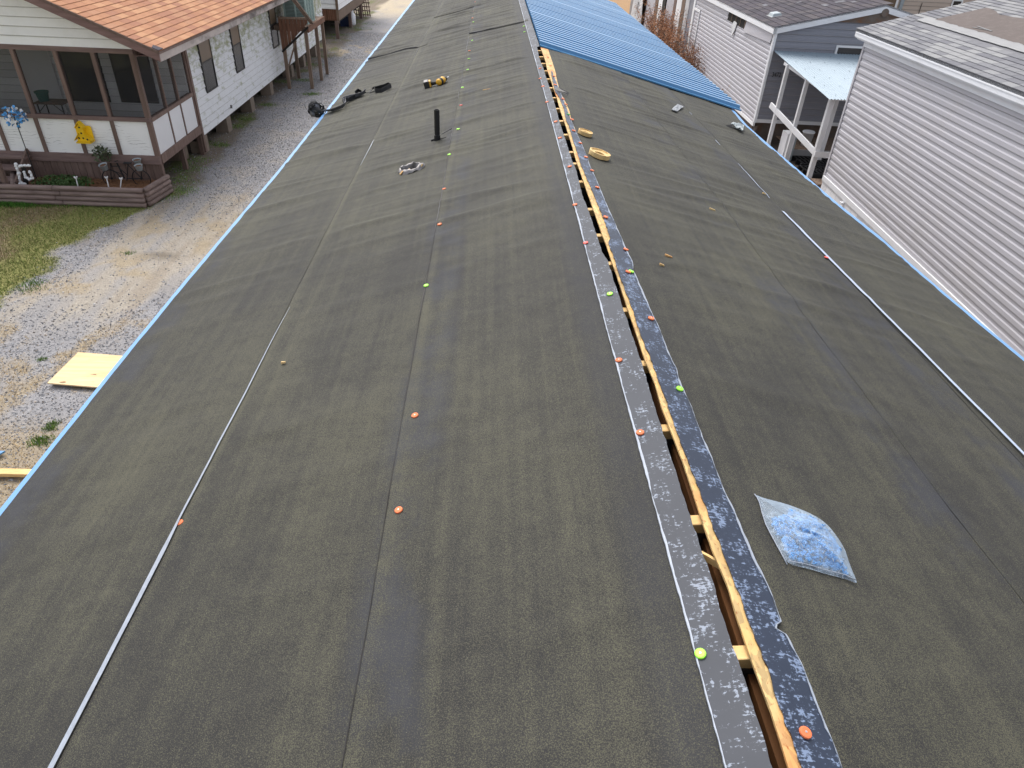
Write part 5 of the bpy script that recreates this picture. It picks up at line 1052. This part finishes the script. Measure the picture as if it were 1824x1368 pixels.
# roof
for s in (0, 1):
    A = (lambda a: a) if s == 0 else (lambda a: 2 * FRID - a)
    MB().hexa([Q2(A(-.1), -.1, zf(-.1) - .04), Q2(A(FRID), -.1, zf(FRID) - .04), Q2(A(FRID), FL, zf(FRID) - .04), Q2(A(-.1), FL, zf(-.1) - .04), Q2(A(-.1), -.1, zf(-.1)), Q2(A(FRID), -.1, zf(FRID) + .002 * s), Q2(A(FRID), FL, zf(FRID) + .002 * s), Q2(A(-.1), FL, zf(-.1))]).build('roof_deck', M_shF[0], fh)
upf = (u2 + Vector((0, 0, FSL))).normalized()
shingle_roof(fh, Q2(-.1, -.11, zf(-.1) + .004), v2, upf, 11.0, (FRID + .1) * math.hypot(1, FSL), M_shF, .20, .33, 12, inframe, limit=200)
for i in range(16): a = rnd.uniform(.3, 2.3); c = rnd.uniform(.3, 7); l = rnd.uniform(.1, .35); MB().hexa([Q2(a, c, zf(a) + .014), Q2(a + .12, c, zf(a + .12) + .014), Q2(a + .12, c + l, zf(a + .12) + .014), Q2(a, c + l, zf(a) + .014), Q2(a, c, zf(a) + .018), Q2(a + .12, c, zf(a + .12) + .018), Q2(a + .12, c + l, zf(a + .12) + .018), Q2(a, c + l, zf(a) + .018)]).build('worn_shingle', M_shN[4], fh)
nn_ = Vector((-FSL * u2.x, -FSL * u2.y, 1)); q = hit(1380, 28, tuple(nn_), nn_.dot(Q2(0, 0, zf(0)))); a, c, z = loc2(q)
rvnt = MB().hexa([Q2(a - .14, c - .22, z - .05), Q2(a + .14, c - .22, z + .02), Q2(a + .14, c + .22, z + .02), Q2(a - .14, c + .22, z - .05), Q2(a - .10, c - .18, z + .07), Q2(a + .10, c - .18, z + .10), Q2(a + .10, c + .18, z + .10), Q2(a - .10, c + .18, z + .07)]).build('roof_vent', M_bucket, fh, bevel=.02)
MB().hexa([Q2(a - .16, c - .24, z - .045), Q2(a + .16, c - .24, z + .03), Q2(a + .16, c + .24, z + .03), Q2(a - .16, c + .24, z - .045), Q2(a - .16, c - .24, z - .02), Q2(a + .16, c - .24, z + .05), Q2(a + .16, c + .24, z + .05), Q2(a - .16, c + .24, z - .02)]).build('vent_flange', M_stripfelt, rvnt)
# gable window just above the canopy
window(fh, Pf, 1.75, 2.5, 2.1, 2.62, .05, M_white, M_glassdark, M_glassdark, False)
# house number
fc = bpy.data.curves.new('house_number', 'FONT'); fc.body = '3472'; fc.size = .165; fc.extrude = .004; fc.align_x = 'LEFT'; fc.space_character = 1.05
fo = bpy.data.objects.new('tmp_text', fc); COL.objects.link(fo); dg = bpy.context.evaluated_depsgraph_get(); me = bpy.data.meshes.new_from_object(fo.evaluated_get(dg)); bpy.data.objects.remove(fo)
me.materials.clear(); me.materials.append(M_num)
a, c, z = loc2(fhit(1374, 136.5, O2, -v2, .03)); Bm = Matrix((u2, Vector((0, 0, 1)), -v2)).transposed().to_4x4()
link('house_number', me, fh, Matrix.Translation(Pf(a, z, .034)) @ Bm @ Matrix.Diagonal((.74, 1, 1, 1)))
# second, broken half of the long side
pbox(Pl, 9.35, 9.62, FB - .1, FZ2 - .05, .0, .05).build('vertical_trim', M_white, fh); pbox(Pl, 8.45, 8.52, FB, 2.45, .02, .05).build('vertical_trim', M_white, fh); pbox(Pl, 8.5, 9.35, 2.38, 2.46, .02, .05).build('vertical_trim', M_white, fh)
for i, (s0, s1, m) in enumerate([(9.7, 10.1, M_white), (10.2, 10.5, M_dark), (10.55, 11.2, M_tarp), (11.3, 11.9, M_greywood), (11.95, 12.9, M_white), (13.0, 13.5, M_brown), (13.6, 15.2, M_vinyl2), (15.3, 16.0, M_dark), (16.1, 17.2, M_white), (17.3, 18.0, M_greywood), (18.1, 20.5, M_vinyl2), (20.6, 21.4, M_dark), (21.5, 23.0, M_greywood), (23.1, 25.9, M_vinyl2)]):
    pbox(Pl, s0, s1, rnd.uniform(-.1, .3), FZ2 - .07, -.10, -.05 + rnd.uniform(0, .06)).build('broken_wall_piece', m, fh)
MB().hexa([Q2(.12, 11.0, -.02), Q2(4.8, 11.0, -.02), Q2(4.8, FL, -.02), Q2(.12, FL, -.02), Q2(.12, 11.0, FZ2), Q2(4.8, 11.0, FZ2), Q2(4.8, FL, FZ2), Q2(.12, FL, FZ2)]).build('far_wall_core', M_dark, fh)
# tattered house wrap hanging off the broken end
V = []; nn2 = 16
for i in range(nn2):
    for j in range(9):
        s = 20.5 + 3.6 * i / (nn2 - 1); z = 2.4 * (1 - j / 8) ** 1.0 + .1; V.append(Pl(s + .5 * (j / 8) * math.sin(i), z, .10 + .18 * math.sin(i * 1.7) * (j / 8) + .1 * float(fbm(i * .6, j * .5))))
MB().add(V, [(i * 9 + j, (i + 1) * 9 + j, (i + 1) * 9 + j + 1, i * 9 + j + 1) for i in range(nn2 - 1) for j in range(8) if (i * 3 + j) % 11]).build('torn_house_wrap', M_tarp, fh, smooth=True)

# ---------------- porch canopy between the two homes
cn = thing('porch_canopy', 'white post porch with a pale blue corrugated metal canopy beside the lilac home', 'porch', tuple(Q2(1.5, -1.7, 0)))
def cz(b): return 2.47 + .145 * b           # falls towards the camera
V = []; xs_ = np.arange(.02, 3.6, .0125)
for b_ in (-.02, -1.1, -2.2, -3.35):
    sh = -.12 * b_; V += [Q2(a + sh, b_, cz(b_) + .011 * math.sin(a / .076 * 2 * math.pi)) for a in xs_]
nn3 = len(xs_); MB().add(V, [(r * nn3 + i, r * nn3 + i + 1, (r + 1) * nn3 + i + 1, (r + 1) * nn3 + i) for r in range(3) for i in range(nn3 - 1)]).build('canopy_sheet', M_canopy, cn)
scrw = MB().lathe([(0, .01), (.008, .008), (.01, 0)], (0, 0, 0), n=6).mesh('canopy_screw', M_plate)
for b_ in (-.35, -.85, -1.4, -1.95, -2.5, -3.1):
    for i in range(8): a = .3 - .12 * b_ + i * .38; link('canopy_screw', scrw, cn, Matrix.Translation(Q2(a, b_, cz(b_) + .011)))
def post(a, b_, z0, z1, w=.09): MB().hexa([Q2(a - w / 2, b_ - w / 2, z0), Q2(a + w / 2, b_ - w / 2, z0), Q2(a + w / 2, b_ + w / 2, z0), Q2(a - w / 2, b_ + w / 2, z0), Q2(a - w / 2, b_ - w / 2, z1), Q2(a + w / 2, b_ - w / 2, z1), Q2(a + w / 2, b_ + w / 2, z1), Q2(a - w / 2, b_ + w / 2, z1)]).build('post', M_white, cn)
post(.17, -1.0, -.02, cz(-1) - .03); post(.40, -1.9, -.02, cz(-1.9) - .03); post(.66, -3.0, -.02, cz(-3) - .12, .11); post(1.35, -1.75, .1, cz(-1.75) - .03, .10)
MB().beam(Q2(.6, -3.0, cz(-3) - .08), Q2(3.4, -3.1, cz(-3) - .08), .05, .12).build('beam', M_white, cn); MB().beam(Q2(.14, -.8, cz(-.8) - .06), Q2(.66, -3.1, cz(-3.1) - .06), .05, .07).build('beam', M_white, cn)
MB().beam(Q2(.07, -.72, 1.24), Q2(.66, -3.07, .63), .045, .14).build('stair_rail', M_white, cn); MB().beam(Q2(.60, -3.07, .64), Q2(2.2, -3.2, .62), .045, .14).build('porch_rail', M_white, cn)
for i in range(12): a0_ = .7 + i * .142; MB().hexa([Q2(a0_, -1.4, .24), Q2(a0_ + .135, -1.4, .24), Q2(a0_ + .135, -.06, .24), Q2(a0_, -.06, .24), Q2(a0_, -1.4, .275), Q2(a0_ + .135, -1.4, .275), Q2(a0_ + .135, -.06, .275), Q2(a0_, -.06, .275)]).build('deck_board', M_greywood, cn)
MB().beam(Q2(.68, -1.42, .2), Q2(2.4, -1.42, .2), .04, .16).build('deck_edge', M_stripfelt, cn)
for k_, (lb, a0_, b_, z_) in enumerate((('black slotted plastic pallet on the ground below the porch deck', .75, -2.15, .0), ('lower black slotted plastic pallet by the white corner post', .65, -2.95, -.01))):
    pt = thing('plastic_pallet', lb, 'pallet', tuple(Q2(a0_ + .6, b_ + .3, 0)), 'black plastic pallets')
    for i in range(13): MB().beam(Q2(a0_ + i * .115, b_ + .64, z_ + .13), Q2(a0_ + .05 + i * .115, b_ + .03, z_ + .13), .045, .02).build('slat', M_black, pt)
    for dy in (0, .33, .66): MB().beam(Q2(a0_ - .03, b_ + dy, z_ + .065), Q2(a0_ + 1.55, b_ + dy, z_ + .065), .07, .13).build('runner', M_black, pt)
q = hit(1481, 281, (0, 0, 1), .10); 
bq = loc2(hit(1477, 255, (0, 0, 1), .28)); bqp = Q2(1.22, -.95, .275)
t = thing('bucket', 'white plastic bucket with lid on the porch deck', 'bucket', tuple(bqp)); MB().lathe([(0, 0), (.125, 0), (.15, .34), (.158, .34), (.158, .36)], bqp, n=24).build('shell', M_wpl, t, smooth=True); MB().lathe([(.165, .35), (.165, .375), (.15, .385), (0, .38)], bqp, n=24).build('lid', M_wpl, t)
bqp = Q2(.52, -1.35, 0); t = thing('foam_cooler', 'white box standing on end between the porch posts', 'box', tuple(bqp)); MB().hexa([Q2(.40, -1.62, -.02), Q2(.62, -1.62, -.02), Q2(.62, -1.2, -.02), Q2(.40, -1.2, -.02), Q2(.40, -1.62, .72), Q2(.62, -1.62, .72), Q2(.62, -1.2, .72), Q2(.40, -1.2, .72)]).build('body', M_wpl, t); MB().hexa([Q2(.62, -1.58, .0), Q2(.68, -1.58, .0), Q2(.68, -1.24, .0), Q2(.62, -1.24, .0), Q2(.62, -1.58, .68), Q2(.68, -1.58, .68), Q2(.68, -1.24, .68), Q2(.62, -1.24, .68)]).build('door', M_bucket, t)
q = onz(1475, 325, .08); MB().box((q[0] - .35, q[1] - .2, -.01), (q[0] + .35, q[1] + .25, .09)).build('door_step', M_greywood, label='small weathered wooden step by the near home corner', cat='step')

# ---------------- beige house in the background
bh2 = thing('beige_house', 'beige vinyl sided house at the top right behind the roofs', 'house', (19, 34, 0)); Pz = mkframe((0, 32, 0), (1, 0, 0), (0, -1, 0))
MB().box((13.5, 32.03, 0), (27, 38, 4.6)).build('wall_core', M_beige, bh2); planks(bh2, Pz, .3, 4.5, .155, lambda z: (13.5, 27), M_beige)
a = ony(1600, 15, 32); window(bh2, Pz, a[0] - 1.15, a[0] - .2, a[2] - .05, a[2] + 1.3, .09, M_white, M_curtain, M_curtain, True); pbox(Pz, a[0] - .02, a[0] + .12, 1.5, 4.5, .0, .08).build('downpipe', M_bucket, bh2)
a0_, a1_ = ony(1690, 19, 32), ony(1706, 3, 32); window(bh2, Pz, a0_[0] + .05, a0_[0] + .38, a0_[2] - .1, a1_[2] + .02, .06, M_white, M_glassdark, M_glassdark, False)
MB().hexa([(13, 31.4, 4.5), (27.5, 31.4, 4.5), (27.5, 38.6, 4.5), (13, 38.6, 4.5), (13, 34.9, 6), (27.5, 34.9, 6), (27.5, 35.1, 6), (13, 35.1, 6)]).build('roof', M_shF[3], bh2)
pipe_p = Pz(18.95, 2.35, .03); MB().tube([Pz(18.0, 2.2, .04), Pz(18.0, 2.75, .04)], .012, 6).build('cable', M_black, bh2)

# ---------------- dead russet shrubs along the far home
def dead_shrub(label, a0_, a1_, b0_, b1_, h, nst, seed, lean=.3):
    r = random.Random(seed); c = Q2((a0_ + a1_) / 2, (b0_ + b1_) / 2, 0); t = thing('dead_shrub', label, 'shrub', tuple(c), 'dead shrubs by the far grey home')
    stems, tw, tw2 = MB(), MB(), MB()
    for i in range(nst):
        p = Q2(r.uniform(a0_, a1_), r.uniform(b0_, b1_), -.05); hh = h * r.uniform(.55, 1.05); pts = [p]; d = Vector((r.uniform(-lean, lean), r.uniform(-lean, lean), 1))
        for k in range(5): p = p + d.normalized() * hh / 5; d += Vector((r.uniform(-.3, .3), r.uniform(-.3, .3), 0)); pts.append(p)
        stems.tube(pts, [.012, .010, .008, .006, .004, .002], 4, cap=False)
        for k in range(60):
            j = r.randrange(1, 5); f = r.random(); q = pts[j].lerp(pts[j + 1], f); e = q + Vector((r.uniform(-1, 1), r.uniform(-1, 1), r.uniform(-.2, .9))).normalized() * r.uniform(.08, .3)
            side = Vector((r.uniform(-1, 1), r.uniform(-1, 1), r.uniform(-1, 1))).normalized() * .007; (tw if r.random() < .7 else tw2).add([q - side, q + side, e], [(0, 1, 2)])
            if r.random() < .75:
                l = Vector((r.uniform(-1, 1), r.uniform(-1, 1), r.uniform(-.8, .3))).normalized() * r.uniform(.05, .11); tw.add([e - side * 3, e + side * 3, e + l], [(0, 1, 2)])
    stems.build('stems', M_twig2, t); tw.build('dry_leaves', M_twig, t); tw2.build('twigs', M_twig2, t)
dead_shrub('dense russet dead shrub in front of the broken wall of the lilac home', -1.0, -.15, 8.4, 15.5, 2.3, 105, 3)
dead_shrub('sparser brown dead shrub beside the siding of the lilac home', -.75, -.1, 6.0, 8.4, 1.6, 40, 5)
dead_shrub('low grey dead sprig at the foot of the lilac siding', -.5, -.12, 3.0, 5.5, .95, 7, 8)

# ================================================================== LOOSE THINGS ON THE ROOF AND GROUND
def roofpt(p, side, l=0.): return Vector((p[0], p[1], zroof(p[0]) + l))
# --- plastic bag of blue roofing screws
ol = [(215, 185), (280, 215), (340, 240), (520, 280), (700, 340), (880, 410), (1000, 480), (1100, 550), (1200, 680), (1270, 780), (1330, 900), (1345, 980), (1420, 1170), (1475, 1290), (1400, 1255), (1340, 1225), (1200, 1190), (1050, 1155), (920, 1110), (800, 1080), (610, 1045), (550, 930), (480, 800), (410, 670), (350, 550), (310, 420), (280, 300), (250, 230)]
O = [onR(1310 + a / 6.84, 860 + b_ / 6.84) for a, b_ in ol]; BL = .014
cx, cy = sum(p[0] for p in O) / len(O) + .006, sum(p[1] for p in O) / len(O) - .012
bag = thing('plastic_bag', 'clear plastic bag full of blue roofing screws lying on the felt', 'bag', (cx, cy, zroof(cx)))
rings = 14; V = []; no = len(O)
def bagz(f, a): return .037 * (1 - f ** 2) ** 1.15 + .006 * math.sin(a * 3 + f * 9) * (1 - f) + .004 * math.sin(a * 7 + 2) * (f * (1 - f) * 4)
for i in range(rings):
    f = 1 - i / (rings - 1) if i < rings - 1 else .02
    for p in O:
        x, y = cx + (p[0] - cx) * f, cy + (p[1] - cy) * f; a = math.atan2(p[1] - cy, p[0] - cx); V.append((x, y, zroof(x) + BL + .002 + max(.001, bagz(f, a))))
fs = [(i * no + k, i * no + (k + 1) % no, (i + 1) * no + (k + 1) % no, (i + 1) * no + k) for i in range(rings - 1) for k in range(no)]
bo = MB().add(V, fs).build('film', M_bag, bag, smooth=True); sub = bo.modifiers.new('smooth', 'SUBSURF'); sub.levels = sub.render_levels = 1
# heat-sealed hem along the lower left edge
hem = [O[k] for k in range(20, 28)] + [O[0]]; MB().tube([roofpt(p, 'R', BL + .003) for p in hem], .0018, 6).build('sealed_hem', M_film, bag, smooth=True)
hem = [O[k] for k in range(13, 21)]; MB().tube([roofpt((p[0] * .93 + cx * .07, p[1] * .93 + cy * .07), 'R', BL + .010) for p in hem], .0016, 6).build('film_fold', M_film, bag, smooth=True)
sc = MB(); r6 = random.Random(6)
for i in range(900):
    f = math.sqrt(r6.random()) * .80; k = r6.randrange(no); t_ = r6.random(); p, q = O[k], O[(k + 1) % no]; ex, ey = p[0] + (q[0] - p[0]) * t_, p[1] + (q[1] - p[1]) * t_
    x, y = cx + (ex - cx) * f, cy + (ey - cy) * f
    tipd = (x - O[0][0]) * .6 - (y - O[0][1])
    if math.hypot(x - O[0][0], y - O[0][1]) < .105: continue
    z = zroof(x) + BL + max(.003, bagz(min(1, f + .05), math.atan2(ey - cy, ex - cx)) * r6.uniform(.3, .86)); d = Vector((r6.uniform(-1, 1), r6.uniform(-1, 1), r6.uniform(-.1, .7))).normalized(); c = Vector((x, y, z))
    sc.lathe([(0, .0045), (.0035, .0045), (.004, .0012), (.0075, .001), (.0075, -.001), (0, -.001)], c, d, 7, 0)
    sc.tube([c, c - d * .020], [.0022, .001], 4, 1, False)
sc.build('roofing_screws', [M_screw, M_shank], label='heap of blue headed roofing screws inside the clear plastic bag', cat='screws', kind='stuff')

# --- two round sawn wood rings
def wring(px, py, r, hgt, label, jit):
    p = onR(px, py); w = float(wrinkle(np.array([[p[0]]]), np.array([[p[1]]]), RRr, 40)[0, 0]); c = roofpt(p, 'R', .012 + w); t = thing('wood_ring', label, 'wood ring', tuple(c), 'sawn wood rings')
    MB().lathe([(r * .93, .003), (r, .003), (r * 1.01, hgt), (r * .90, hgt + .001), (r * .87, hgt * .8), (r * .86, hgt * .7)], c, NR, 30, jit=jit).build('rim', M_ringw, t)
    MB().lathe([(r * .88, hgt * .78), (r * .48, hgt * .66), (r * .46, .002)], c, NR, 30).build('disc', M_ringw, t)
wring(1041, 243, .056, .030, 'smaller round yellow wood ring nearer the blue roof', .012); wring(1066, 282, .076, .034, 'larger round yellow wood ring with a ragged rim', .04)
# --- silver paper scrap and torn clear wrap
def scrap(name, pts, label, mat, amp, seed):
    P = [onR(*p) for p in pts]; V = []; n = 9
    for i in range(n):
        for j in range(n):
            a, b_ = i / (n - 1), j / (n - 1); p = (np.array(P[0]) * (1 - a) + np.array(P[1]) * a) * (1 - b_) + (np.array(P[3]) * (1 - a) + np.array(P[2]) * a) * b_; V.append((p[0], p[1], zroof(p[0]) + .016 + amp * float(fbm(i * .7 + seed, j * .7))))
    MB().add(V, [(i * n + j, (i + 1) * n + j, (i + 1) * n + j + 1, i * n + j + 1) for i in range(n - 1) for j in range(n - 1)]).prism([(V[0][0], V[0][1], V[0][2]), (V[8][0], V[8][1], V[8][2]), (V[8][0], V[8][1] + .004, V[8][2] - .004)], (0, 0, -.004)).build(name, mat, label=label, cat='scrap')
scrap('foil_scrap', [(1195, 199), (1206, 189), (1217, 194), (1205, 203)], 'small silver foil scrap on the right slope near the blue roof', M_paper, .02, 1)
scrap('torn_wrap', [(1299, 228), (1304, 225), (1324, 229), (1322, 239)], 'crumpled clear torn wrap by the right eave', M_wrap, .05, 5); p = onR(1297, 229); MB().prism([roofpt((p[0] - .03, p[1]), 'R', .02), roofpt((p[0] + .04, p[1] - .02), 'R', .02), roofpt((p[0] + .04, p[1] + .02), 'R', .05)], (0, 0, .004)).build('torn_wrap_tab', M_black, label='small black tab beside the torn clear wrap', cat='scrap')
# --- orange wood chips
for i, (q, sd_, lb) in enumerate((((867, 163), 'L', 'orange wood chip on the felt right of the drill'), ((1190, 462), 'R', 'orange wood splinter right of the ridge tape'), ((1178, 478), 'R', 'tiny orange chip below the larger splinter'), ((506, 652), 'L', 'tan chip on the left felt'), ((1360, 349), 'R', 'pale chip on the right lap seam'), ((1268, 378), 'R', 'light tan scrap on the right felt by the long ripple'))):
    p = (onL if sd_ == 'L' else onR)(*q); l = (.04, .02, .012, .010, .014, .02)[i]; MB().hexa([roofpt((p[0] - l, p[1] - .006), sd_, .016), roofpt((p[0] + l, p[1] - l * .3), sd_, .016), roofpt((p[0] + l, p[1] - l * .3 + .008), sd_, .016), roofpt((p[0] - l, p[1] + .006), sd_, .016), roofpt((p[0] - l, p[1] - .004), sd_, .026), roofpt((p[0] + l * .9, p[1] - l * .28), sd_, .022), roofpt((p[0] + l * .9, p[1] - l * .3 + .006), sd_, .022), roofpt((p[0] - l, p[1] + .004), sd_, .026)]).build('wood_chip', M_osb if i < 3 else M_ringw, label=lb, cat='wood chip')

# --- cordless drill lying on its side
c = onL(776, 155); DC = Vector((c[0], c[1], zroof(c[0]) + .012)); ex_ = Vector((1, .06, SL)).normalized(); nz = NL; ey_ = nz.cross(ex_).normalized()
D = lambda a, b_, z: DC + ex_ * a + ey_ * b_ + nz * z
dr = thing('cordless_drill', 'yellow and black cordless drill lying on its side on the felt', 'drill', tuple(DC))
bd = (ex_ * .55 + ey_ * .83).normalized()    # barrel direction
MB().lathe([(0, -.075), (.026, -.072), (.034, -.055), (.036, -.01), (.036, .03), (.031, .045), (0, .045)], D(.075, .0, .038), bd, 20).build('motor_housing', M_dy, dr, smooth=True)
MB().lathe([(.0372, -.045), (.0378, -.04), (.0378, -.012), (.0372, -.008)], D(.075, 0, .038), bd, 20).build('rubber_band', M_dk, dr)
MB().lathe([(.031, .045), (.029, .06), (.024, .085), (.015, .10), (0, .10)], D(.075, 0, .038), bd, 16).build('chuck', M_dk, dr, smooth=True); MB().tube([D(.075, 0, .038) + bd * .095, D(.075, 0, .038) + bd * .15], .005, 6).build('drill_bit', M_steel, dr)
MB().tube([D(.06, -.01, .036), D(.01, -.012, .034), D(-.045, -.014, .034)], [.021, .019, .021], 12).build('handle', M_dk, dr, smooth=True); MB().box((0, 0, 0), (.001, .001, .001))
MB().tube([D(.05, .012, .036), D(.03, .016, .036)], .009, 8).build('trigger', M_dy, dr)
MB().hexa([D(-.12, -.055, .004), D(-.06, -.055, .004), D(-.06, .05, .004), D(-.12, .05, .004), D(-.12, -.055, .072), D(-.06, -.055, .072), D(-.06, .05, .072), D(-.12, .05, .072)]).build('battery', M_dk, dr, bevel=.006)
MB().hexa([D(-.062, -.05, .006), D(-.044, -.045, .01), D(-.044, .04, .01), D(-.062, .045, .006), D(-.062, -.05, .07), D(-.044, -.045, .066), D(-.044, .04, .066), D(-.062, .045, .07)]).build('battery_seat', M_dy, dr); MB().hexa([D(-.123, -.03, .02), D(-.1195, -.03, .02), D(-.1195, .03, .02), D(-.123, .03, .02), D(-.123, -.03, .05), D(-.1195, -.03, .05), D(-.1195, .03, .05), D(-.123, .03, .05)]).build('battery_label', M_dy, dr)
MB().hexa([D(-.118, -.053, .072), D(-.07, -.053, .072), D(-.07, .048, .072), D(-.118, .048, .072), D(-.112, -.045, .077), D(-.075, -.045, .077), D(-.075, .04, .077), D(-.112, .04, .077)]).build('belt_plate', M_galv, dr)

# --- black webbing strap snaking to a ratchet bundle on the eave
stx = thing('tie_down_strap', 'long black webbing strap snaking over the felt to a bundle at the left eave', 'strap', tuple(roofpt(onL(600, 190), 'L')))
def strap_piece(pts, w, mat, nm='webbing'):
    """pts: (px,py,lift,tilt) tilt 0 = flat on the felt, 1 = on edge"""
    P = [roofpt(onL(p[0], p[1]), 'L', .016 + p[2]) for p in pts]; n = len(P); Lp, Rp = [], []
    m = 6
    for i in range(n - 1):
        for k in range(m + (i == n - 2)):
            t = k / m; tt = t * t * (3 - 2 * t); p = P[i].lerp(P[i + 1], t); d = (P[min(i + 1, n - 1)] - P[max(i - 0, 0)]).normalized(); til = (pts[i][3] * (1 - tt) + pts[i + 1][3] * tt) * math.pi / 2
            sdv = d.cross(NL).normalized(); v = sdv * math.cos(til) + NL * math.sin(til); base = p - (sdv * math.cos(til) * .5) * w; Lp.append(base); Rp.append(base + v * w)
    b = MB(); b.ribbon(Lp, Rp); o = b.build(nm, mat, stx); so_ = o.modifiers.new('thick', 'SOLIDIFY'); so_.thickness = .003; return o
strap_piece([(578, 204, .01, .3), (592, 202, .0, .35), (605, 198, .0, .4), (615, 194, 0, .5), (617, 190, .01, .8)], .075, M_strapg)
strap_piece([(616, 191, .004, .9), (612, 187, .0, .9), (622, 183, .0, .8), (633, 178, .0, .55), (644, 173.5, .0, .45), (652, 169, .0, .6)], .07, M_strapg)
strap_piece([(612, 188, .0, 1), (622, 183, .0, 1), (634, 178, .0, .9)], .045, M_strap); strap_piece([(634, 172, .0, 1), (640, 168, .01, .9), (646, 169, .0, .8)], .045, M_strap)
strap_piece([(650, 169, .0, .5), (657, 168, .0, .1), (664, 163, .01, .3), (672, 162, 0, .7), (684, 160, 0, .9), (694, 156, 0, 1), (698, 158, 0, 1), (690, 163, 0, 1), (680, 168, 0, 1), (670, 168.5, 0, .95), (668, 164, 0, .9)], .045, M_strap)
c = onL(565, 204); cB = roofpt(c, 'L', .07); r8 = random.Random(8)
for i in range(10):                         # loops of the bundle
    ax = Vector((r8.uniform(-.6, .6), r8.uniform(-.4, 1), r8.uniform(-.3, .5))).normalized(); a_ = ax.cross(Vector((0, 0, 1))).normalized(); b3 = ax.cross(a_); rr_ = r8.uniform(.045, .085); cc = cB + Vector((r8.uniform(-.05, .03), r8.uniform(-.05, .05), r8.uniform(-.045, .03)))
    Lp, Rp = [], []
    for k in range(22): t = k / 18 * 2 * math.pi; p = cc + a_ * rr_ * math.cos(t) + b3 * rr_ * .8 * math.sin(t); Lp.append(p - ax * .024); Rp.append(p + ax * .024)
    b = MB(); b.ribbon(Lp, Rp); o = b.build('bundle_loop', M_strap if i % 3 else M_strapg, stx, smooth=True); o.modifiers.new('thick', 'SOLIDIFY').thickness = .003
MB().hexa([cB + Vector(v) for v in ((-.03, -.05, -.055), (.03, -.05, -.055), (.03, .02, -.055), (-.03, .02, -.055), (-.03, -.05, -.02), (.03, -.05, -.02), (.03, .02, -.02), (-.03, .02, -.02))]).build('ratchet', M_black, stx, bevel=.006); MB().tube([cB + Vector((-.035, -.03, -.03)), cB + Vector((.035, -.03, -.03))], .008, 8).build('ratchet_pin', M_steel, stx)

# --- lumber on the driveway
P_ = [onz(85, 684, .03), onz(140, 629, .03), onz(222, 637, .03), onz(177, 693, .03)]; P_[2] = P_[1] + np.array([1.15, -.12, 0]); P_[3] = P_[0] + np.array([1.15, -.12, 0])
bpl = MB().hexa([(p[0], p[1], .03) for p in (P_[0], P_[3], P_[2], P_[1])] + [(p[0], p[1], .048) for p in (P_[0], P_[3], P_[2], P_[1])]); bpl.build('plywood_sheet', M_ply, label='light yellow plywood sheet lying on the gravel beside the roof', cat='plywood')
q = onz(0, 838, .1); MB().beam((q[0] - 1.6, q[1] + .03, .06), (q[0] + .9, q[1] + .0, .06), .09, .045).build('lumber_board', M_pine, label='pale pine board on straw at the lower left', cat='board', bevel=.003)
q = onz(9, 803, .06); MB().hexa([(q[0] - 1.2, q[1] - .35, .03), (q[0] - .25, q[1] - .42, .03), (q[0], q[1], .04), (q[0] - 1.2, q[1] + .03, .03), (q[0] - 1.2, q[1] - .35, .05), (q[0] - .25, q[1] - .42, .05), (q[0], q[1], .06), (q[0] - 1.2, q[1] + .03, .05)]).build('steel_offcut', M_blue, label='blue steel offcut at the left edge beside the gravel', cat='metal sheet')
